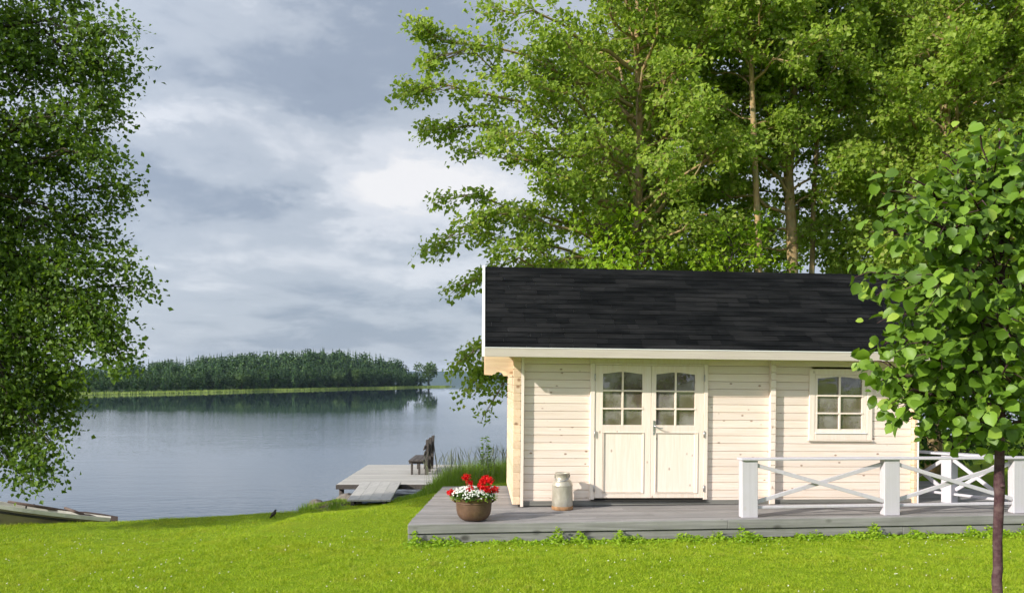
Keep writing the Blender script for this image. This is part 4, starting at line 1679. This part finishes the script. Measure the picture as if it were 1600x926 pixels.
# ------------------------------------------------------------------ big trees behind the cabin
AG = 'tall trees behind the cabin'
count = 0
t, n = tree('aspen_tree', 'broad aspen left of all, its long boughs reaching over the lake beside the cabin', 'tree', (2.6, 18.6), (3.0, 18.8, 14.5), 0.13, 101,
            auto=dict(z0=4.2, z1=13, lmax=3.8, step=0.15, env=0.85),
            limbs=[((2.7, 18.6, 7.0), px(638, 143, 17.2), 0.55, 0.05), ((2.7, 18.6, 6.6), px(671, 205, 17.4), 0.6, 0.05), ((2.7, 18.6, 8.2), px(660, 40, 17.2), 0.5, 0.06),
                   ((2.7, 18.6, 8.0), px(676, 95, 17.5), 0.6, 0.06), ((2.7, 18.6, 9.0), px(764, 8, 17.0), 0.7, 0.05), ((2.7, 18.6, 6.0), px(726, 235, 17.2), 0.6, 0.05),
                   ((2.6, 18.6, 5.0), px(698, 312, 17.0), 0.45, 0.06), ((2.6, 18.6, 4.6), px(681, 385, 17.0), 0.45, 0.07), ((2.6, 18.6, 4.2), px(721, 450, 17.0), 0.42, 0.08),
                   ((2.6, 18.6, 4.8), px(746, 345, 16.8), 0.6, 0.06), ((2.6, 18.6, 4.4), px(786, 390, 16.6), 0.6, 0.06), ((2.6, 18.6, 6.5), px(786, 215, 16.6), 0.7, 0.05),
                   ((2.6, 18.6, 7.5), px(796, 120, 16.6), 0.8, 0.05), ((2.6, 18.6, 8.5), px(856, 60, 16.4), 0.8, 0.05), ((2.6, 18.6, 5.5), px(866, 270, 16.4), 0.8, 0.05),
                   ((2.6, 18.6, 3.6), px(716, 570, 16.6), 0.12, 0.12), ((2.6, 18.6, 3.2), px(738, 620, 16.6), 0.12, 0.14), ((2.6, 18.6, 2.9), px(756, 650, 16.7), 0.08, 0.14), ((2.6, 18.6, 3.0), px(726, 612, 16.9), 0.08, 0.14)],
            group=AG, size=0.115, per=40, dens=5.5)
count += n
SPECS = [((6.35, 19.0), (6.6, 19.2, 15.5), 0.17, 102, 'thick pale-barked aspen whose trunk rises straight above the cabin roof, right of centre', 3.2, 5.0),
         ((5.35, 18.3), (5.3, 18.5, 15.0), 0.10, 103, 'thin aspen trunk just left of the thick pale one above the roof', 2.4, 7.4),
         ((6.85, 19.3), (7.1, 19.6, 14.5), 0.085, 104, 'slim dark aspen trunk just right of the thick pale one above the roof', 2.2, 7.2),
         ((3.7, 20.8), (3.5, 21.0, 15.0), 0.18, 105, 'leafy aspen between the broad left tree and the thin trunk above the roof', 3.0, 3.4),
         ((9.4, 18.6), (9.7, 18.8, 15.0), 0.17, 106, 'aspen behind the right end of the cabin roof, dense to the top of the picture', 3.2, 2.6),
         ((12.2, 19.2), (12.6, 19.4, 15.0), 0.18, 107, 'aspen at the far right edge of the picture behind the young tree', 3.4, 2.2),
         ((10.8, 23.0), (11.0, 23.4, 15.0), 0.2, 108, 'rear aspen filling the gap between the two right-hand aspens', 3.4, 2.2)]
for base_, top, r, seed, lab, lm, z0 in SPECS:
    t, n = tree('aspen_tree', lab, 'tree', base_, top, r, seed, auto=dict(z0=z0, z1=12.5, lmax=lm, step=0.13 if seed in (102, 103, 104) else 0.12, env=0.9, skip_front=seed in (102, 103, 104)), group=AG, size=0.118, per=46, dens=5.8)
    count += n
t, n = tree('maple_tree', 'low maple in the shade far behind the pale trunks right of centre', 'tree', (6.9, 24.0), (6.9, 24.0, 6.5), 0.09, 122,
            auto=dict(z0=1.8, z1=6.3, lmax=3.4, step=0.10, env=0.7, elev=(-5, 35)), leaf='aspen_leaf', barkm='dark_bark', size=0.13, per=34, upb=0.9)
count += n
# bright maple between the aspens and the cabin
t, n = tree('maple_tree', 'low bright yellow-green maple just behind the left half of the cabin roof', 'tree', (2.1, 16.9), (2.2, 17.0, 5.3), 0.09, 120,
            auto=dict(z0=1.6, z1=5.3, lmax=2.0, step=0.14, env=0.5, elev=(0, 30)), leaf='maple_leaf', barkm='dark_bark', size=0.13, per=26, upb=0.9)
count += n
t, n = tree('maple_tree', 'low bright maple behind the middle of the cabin roof', 'tree', (4.4, 17.2), (4.3, 17.3, 4.7), 0.08, 121,
            auto=dict(z0=1.6, z1=5.0, lmax=1.7, step=0.15, env=0.5, elev=(0, 30)), leaf='maple_leaf', barkm='dark_bark', size=0.12, per=24, upb=0.9)
count += n
for i, (x, y, h, seed, lab) in enumerate(((8.3, 15.6, 2.4, 131, 'dark green bush behind the white side railing'), (10.2, 16.4, 2.9, 132, 'dark green bush at the right edge of the picture, beyond the young tree trunk'),
                                          (7.2, 17.4, 2.6, 133, 'dark bush close behind the right end of the cabin'))):
    t, n = tree('bush', lab, 'bush', (x, y), (x, y, h), 0.05, seed, auto=dict(z0=0.25, z1=h, lmax=1.5, step=0.09, env=0.4, elev=(5, 50)), leaf='bush_leaf', barkm='dark_bark', size=0.1, per=26,
                group='bushes behind the cabin')
    count += n

# ------------------------------------------------------------------ dark tree on the left
tips = [(150, 5), (215, 38), (222, 85), (226, 128), (195, 165), (212, 200), (190, 245), (212, 288), (205, 325), (198, 372), (222, 415), (242, 450), (205, 492), (218, 528), (226, 552), (165, 575),
        (140, 600), (125, 625), (118, 655), (122, 690), (118, 722), (105, 760), (70, 768), (40, 760), (15, 745), (60, 700), (80, 640), (120, 560), (140, 500), (150, 420), (140, 340), (150, 260), (150, 180), (160, 100),
        (60, 560), (40, 480), (70, 400), (60, 300), (70, 200), (60, 90), (20, 620), (10, 680), (90, 30), (30, 20)]
limbs = []
rng = np.random.default_rng(77)
for x, y in tips:
    d = rng.uniform(11.9, 13.2)
    p1 = px(x - 38, y - (34 if y > 600 else 0), d)
    z0 = p1[2] - rng.uniform(0.2, 0.9) if p1[2] > 3 else min(max(p1[2] + rng.uniform(0.6, 1.5), 1.9), 3.5)
    limbs.append(((-9.6, 13.0, max(z0, 1.8)), p1, 0.44, 0.06 if p1[2] > 3 else 0.13))
t, n = tree('birch_tree', 'dark green leafy tree filling the left edge of the picture above the boat', 'tree', (-9.6, 12.2), (-9.5, 12.6, 12.0), 0.2, 140,
            auto=dict(z0=2.2, z1=11.5, lmax=2.6, step=0.12, env=0.9, elev=(-30, 50)), limbs=limbs, leaf='dark_leaf', barkm='dark_bark', size=0.082, per=60, spread=0.17, dens=6.8, twig=0.45, flat=1.0)
count += n

# ------------------------------------------------------------------ young tree in the right foreground
YX, YY = 4.10, 7.0
rng = np.random.default_rng(55)
zg = float(ground(YX, YY))
yt = empty('young_tree', (YX, YY, zg), label='young round-leaved tree with a slim purplish trunk on the lawn in the right foreground', cat='tree')
q = B()
tp = [(-0.03, 0, -0.05), (-0.012, 0, 0.25), (-0.022, 0, 0.42), (-0.012, 0, 0.50), (-0.016, 0, 0.75), (0.002, 0.0, 1.13), (0.0, 0, 1.20), (-0.002, 0, 1.27), (0.005, 0, 1.6), (0.02, 0, 2.1), (0.03, 0.01, 2.8), (0.02, 0.0, 3.5), (0.0, 0, 4.2)]
q.tube(tp, [0.044, 0.040, 0.041, 0.038, 0.037, 0.040, 0.046, 0.040, 0.037, 0.034, 0.024, 0.014, 0.005], 14)
q.tube([(0.0, -0.03, 1.20), (-0.004, -0.062, 1.215)], [0.022, 0.016], 8)
q.build('trunk', M['young_bark'], yt, smooth=True)
yl = []
az = 0.4
z = 1.56
while z < 3.80:
    f = (z - 1.3) / 2.42
    ln = 0.98 * (0.82 + 0.65 * f - 1.15 * f * f) * rng.uniform(0.75, 1.12)
    el = R(rng.uniform(8, 32) + 30 * f)
    p0 = np.array([0.01, 0, z])
    p1 = p0 + ln * np.array([math.cos(az) * math.cos(el), math.sin(az) * math.cos(el), math.sin(el)])
    yl.append((p0, p1, 0.28, 0.03))
    az += 2.399 + rng.normal(0, 0.25)
    z += rng.uniform(0.04, 0.075)
for tx, ty, dd in ((1378, 622, 6.7), (1392, 640, 6.9), (1460, 665, 6.6), (1520, 640, 6.4), (1372, 590, 6.9), (1362, 470, 6.8), (1362, 520, 6.9), (1440, 575, 6.4), (1378, 300, 6.9), (1362, 350, 6.7), (1340, 415, 6.9), (1380, 265, 6.8), (1430, 225, 6.8), (1490, 200, 6.7), (1550, 195, 6.7), (1400, 330, 6.4), (1420, 430, 6.3), (1480, 300, 6.4), (1520, 480, 6.3), (1400, 520, 6.5)):
    yl.append((np.array([0.01, 0, 1.5 + max(670 - ty, 0) * 0.0041]), px(tx + (42 if ty < 570 else 18), ty + (12 if ty < 570 else -22), dd) - np.array([YX, YY, zg]), 0.24, 0.05))
bl = B()
C, T, Nn, Ln = grow(bl, yl, rng, per=10, size=0.104, twig=0.26, spread=0.10, dens=13.5, droop=0.5, upb=0.75, r0=0.022)
bl.build('branches', M['young_bark'], yt, smooth=True)
v_, f_ = big_leaf_arrays(C, T, Nn, Ln, Ln * 0.86, 0.22)
link_mesh('crown', v_, f_, np.full(len(f_), 3), M['young_leaf'], yt, smooth=True)
count += len(C)
print('LEAVES', count)

# ------------------------------------------------------------------ grass
rng = np.random.default_rng(31)


def scatter(n, x0, x1, y0, y1, keep):
    x = rng.uniform(x0, x1, n)
    y = rng.uniform(y0, y1, n)
    m = keep(x, y)
    return x[m], y[m]


def off_deck(x, y, mrg=0.0):
    c, s = math.cos(DYAW), math.sin(DYAW)
    u = (x + 1.363) * c + (y - 10.87) * s
    v_ = -(x + 1.363) * s + (y - 10.87) * c
    return ~((v_ > -mrg) & (v_ < DVB) & (u > deck_left(v_) - mrg) & (u < DU1))


def lawn_keep(x, y):
    ye, ze = edge(x)
    return (np.abs(x) < 0.64 * y + 1.6) & (y < ye + 0.35) & off_deck(x, y, 0.10)


def blades(x, y, h, w, lean, mat, name, label, cat, zoff=-0.005):
    n = len(x)
    c = np.stack([x, y, ground(x, y) + zoff], -1)
    a = rng.uniform(0, 6.28, n)
    t = np.stack([rng.normal(0, lean, n), rng.normal(0, lean, n), np.ones(n)], -1)
    tip = c + t * h[:, None]
    s = np.stack([np.cos(a), np.sin(a), np.zeros(n)], -1) * (w / 2)[:, None]
    v = np.stack([c - s, c + s, tip], 1).reshape(-1, 3)
    f = np.arange(3 * n).reshape(-1, 3)
    return tag(link_mesh(name, v, f, np.full(n, 3), mat), label, cat, kind='stuff')


# denser where it is near
xa, ya = scatter(420000, -8, 8, 7.0, 11.2, lawn_keep)
xb_, yb_ = scatter(260000, -12, 8, 11.2, 19.5, lawn_keep)
x, y = np.concatenate([xa, xb_]), np.concatenate([ya, yb_])
patch = 0.8 + 0.25 * np.sin(x * 1.7 + 0.8 * np.sin(y * 1.3)) * np.sin(y * 2.1 + 0.5 * x) + 0.35 * np.sin(x * 9.1 + 2 * np.sin(y * 3)) * np.sin(y * 7.7 + 1.5 * np.sin(x * 4))
blades(x, y, rng.uniform(0.018, 0.048, len(x)) * patch, rng.uniform(0.006, 0.010, len(x)), 0.85, M['grass'], 'lawn_grass', 'short sunlit yellow-green lawn grass', 'grass')
# white clover heads
x, y = scatter(900, -8, 8, 7.4, 11.5, lawn_keep)
m = (np.sin(x * 2.3 + 1) * np.sin(y * 1.9) + rng.normal(0, .5, len(x))) > 0.1
x, y = x[m], y[m]
q = np.stack([x, y, ground(x, y) + 0.035], -1)
Vs, Fs, off = [], [], 0
for j in range(4):
    d = rng.normal(0, 1, q.shape)
    v_, f_ = leaf_arrays(q, d, rng.normal(0, .5, q.shape) + np.array([0, -.5, 1]), np.full(len(q), .011), np.full(len(q), .009))
    Vs.append(v_)
    Fs.append(f_ + off)
    off += len(v_)
Fs = np.concatenate(Fs)
tag(link_mesh('white_clover', np.concatenate(Vs), Fs, np.full(len(Fs), 3), M['white_petal']), 'tiny white clover heads dotted over the lawn', 'clover', kind='stuff')

# weeds along the foot of the deck
n = 12000
u = rng.uniform(-0.1, 9.2, n)
clump = 0.45 + 0.4 * np.sin(u * 2.1 + 1.0) * np.sin(u * 5.3) + 0.3 * np.sin(u * 11 + 2 * np.sin(u * 3.1)) + 0.2 * np.sin(u * 23)
keep = rng.random(n) < np.clip(clump, 0.28, 1) ** 1.3
u, clump = u[keep], clump[keep]
n = len(u)
vv = -np.abs(rng.normal(0, 0.15, n)) - 0.01
hh = rng.random(n) ** 1.3 * (0.015 + 0.14 * np.clip(clump, 0, 1.2) ** 2.2) * np.exp(vv * 3)
c_, s_ = math.cos(DYAW), math.sin(DYAW)
x, y = -1.363 + u * c_ - vv * s_, 10.87 + u * s_ + vv * c_
q = np.stack([x, y, ground(x, y) + hh], -1)
a = rng.uniform(0, 6.28, n)
v_, f_ = leaf_arrays(q, np.stack([np.cos(a), np.sin(a), rng.uniform(0, .9, n)], -1), rng.normal(0, .4, (n, 3)) + np.array([0, -.3, .9]), rng.uniform(.03, .065, n), rng.uniform(.016, .036, n))
tag(link_mesh('weeds', v_, f_, np.full(len(f_), 3), M['weed']), 'low leafy weeds growing along the front foot of the deck', 'weeds', kind='stuff')


# tall rough grass on the bank
def bank_keep(x, y):
    ye, ze = edge(x)
    g = ground(x, y)
    inside = ((x > -2.55) & (y > 17.3)) | ((x > -5.2) & (x < -3.5 - 0.1 * (y - 17)) & (y > 15.6))
    return inside & (g > WATER_Z - 0.05) & ((y > ye - 3.2) | (x < -3.4)) & off_deck(x, y, 0.05)


x, y = scatter(95000, -5.3, 1.2, 15.0, 23.5, bank_keep)
ye, ze = edge(x)
tall = np.clip((x + 2.25) / 0.8, 0.16, 1) * np.clip((y - ye + 3.0) / 2.2, 0.15, 1)
tall = np.where(x < -3.4, 0.36 * np.clip(0.25 + 1.0 * np.sin(x * 5.3 + 1) * np.sin(y * 3.1), 0.0, 1.2) * np.clip((20.4 - y) / 1.5, 0.2, 1), tall)
kp = tall > 0.03
x, y, tall = x[kp], y[kp], tall[kp]
h = rng.uniform(0.2, 0.72, len(x)) * tall
n = len(x)
c = np.stack([x, y, ground(x, y) - 0.02], -1)
t = np.stack([rng.normal(0, 0.22, n), rng.normal(0, 0.22, n), np.ones(n)], -1)
v_, f_ = leaf_arrays(c, t, np.stack([rng.normal(0, 1, n), rng.normal(-1, 1, n), np.zeros(n)], -1), h, np.full(n, 0.009))
tag(link_mesh('shore_grass', v_, f_, np.full(len(f_), 3), M['shore_grass']), 'tall wild grass on the bank between jetty and cabin', 'grass', kind='stuff')
# flowering stalks above it
x, y = scatter(230, -2.0, 0.6, 18.6, 21.6, bank_keep)
q = B()
for a, e in zip(x, y):
    z0 = float(ground(a, e))
    h = rng.uniform(0.65, 1.0)
    dx, dy = rng.normal(0, 0.1, 2)
    q.tube([(a, e, z0), (a + dx * .5, e + dy * .5, z0 + h * .6), (a + dx, e + dy, z0 + h * .85), (a + dx * 1.4, e + dy * 1.4, z0 + h)], [0.0016, 0.0016, 0.006, 0.0015], 4, cap=False)
tag(q.build('grass_stalks', plain('dry_stalk', (0.20, 0.22, 0.13), 0.8, 0.1)), 'thin seeding grass stalks standing above the bank against the lake', 'grass', kind='stuff')
# one leafy plant among the grass
pl = empty('wild_plant', (-0.62, 19.6, float(ground(-0.62, 19.6))), label='upright leafy wild plant in the tall grass left of the cabin', cat='plant')
q = B()
q.tube([(0, 0, 0), (0.02, 0, 0.6), (0.03, 0, 1.15)], [0.008, 0.006, 0.003], 5)
q.build('stem', M['shore_grass'], pl, smooth=True)
n = 150
zz = rng.uniform(0.15, 1.15, n)
a = rng.uniform(0, 6.28, n)
c = np.stack([np.cos(a) * .05, np.sin(a) * .05, zz], -1)
v_, f_ = leaf_arrays(c, np.stack([np.cos(a), np.sin(a), rng.uniform(-.3, .4, n)], -1), np.tile([0, -.3, 1.0], (n, 1)) + rng.normal(0, .3, (n, 3)), rng.uniform(.10, .20, n) * (1.3 - zz * 0.7), rng.uniform(.04, .07, n))
link_mesh('leaves', v_, f_, np.full(len(f_), 3), M['weed'], pl)

# ------------------------------------------------------------------ haze over the lake
hz = B()
hz.box(-5200, 5200, -5200, 5200, -4.6, 75)
m, t, out = newmat('lake_haze')
vol = N(t, 'ShaderNodeVolumePrincipled')
vol.inputs['Color'].default_value = (0.55, 0.70, 0.92, 1)
vol.inputs['Density'].default_value = 0.00009
L(t, vol.outputs[0], out.inputs['Volume'])
tag(hz.build('haze', m), 'thin bluish haze over the lake', 'haze', kind='stuff')
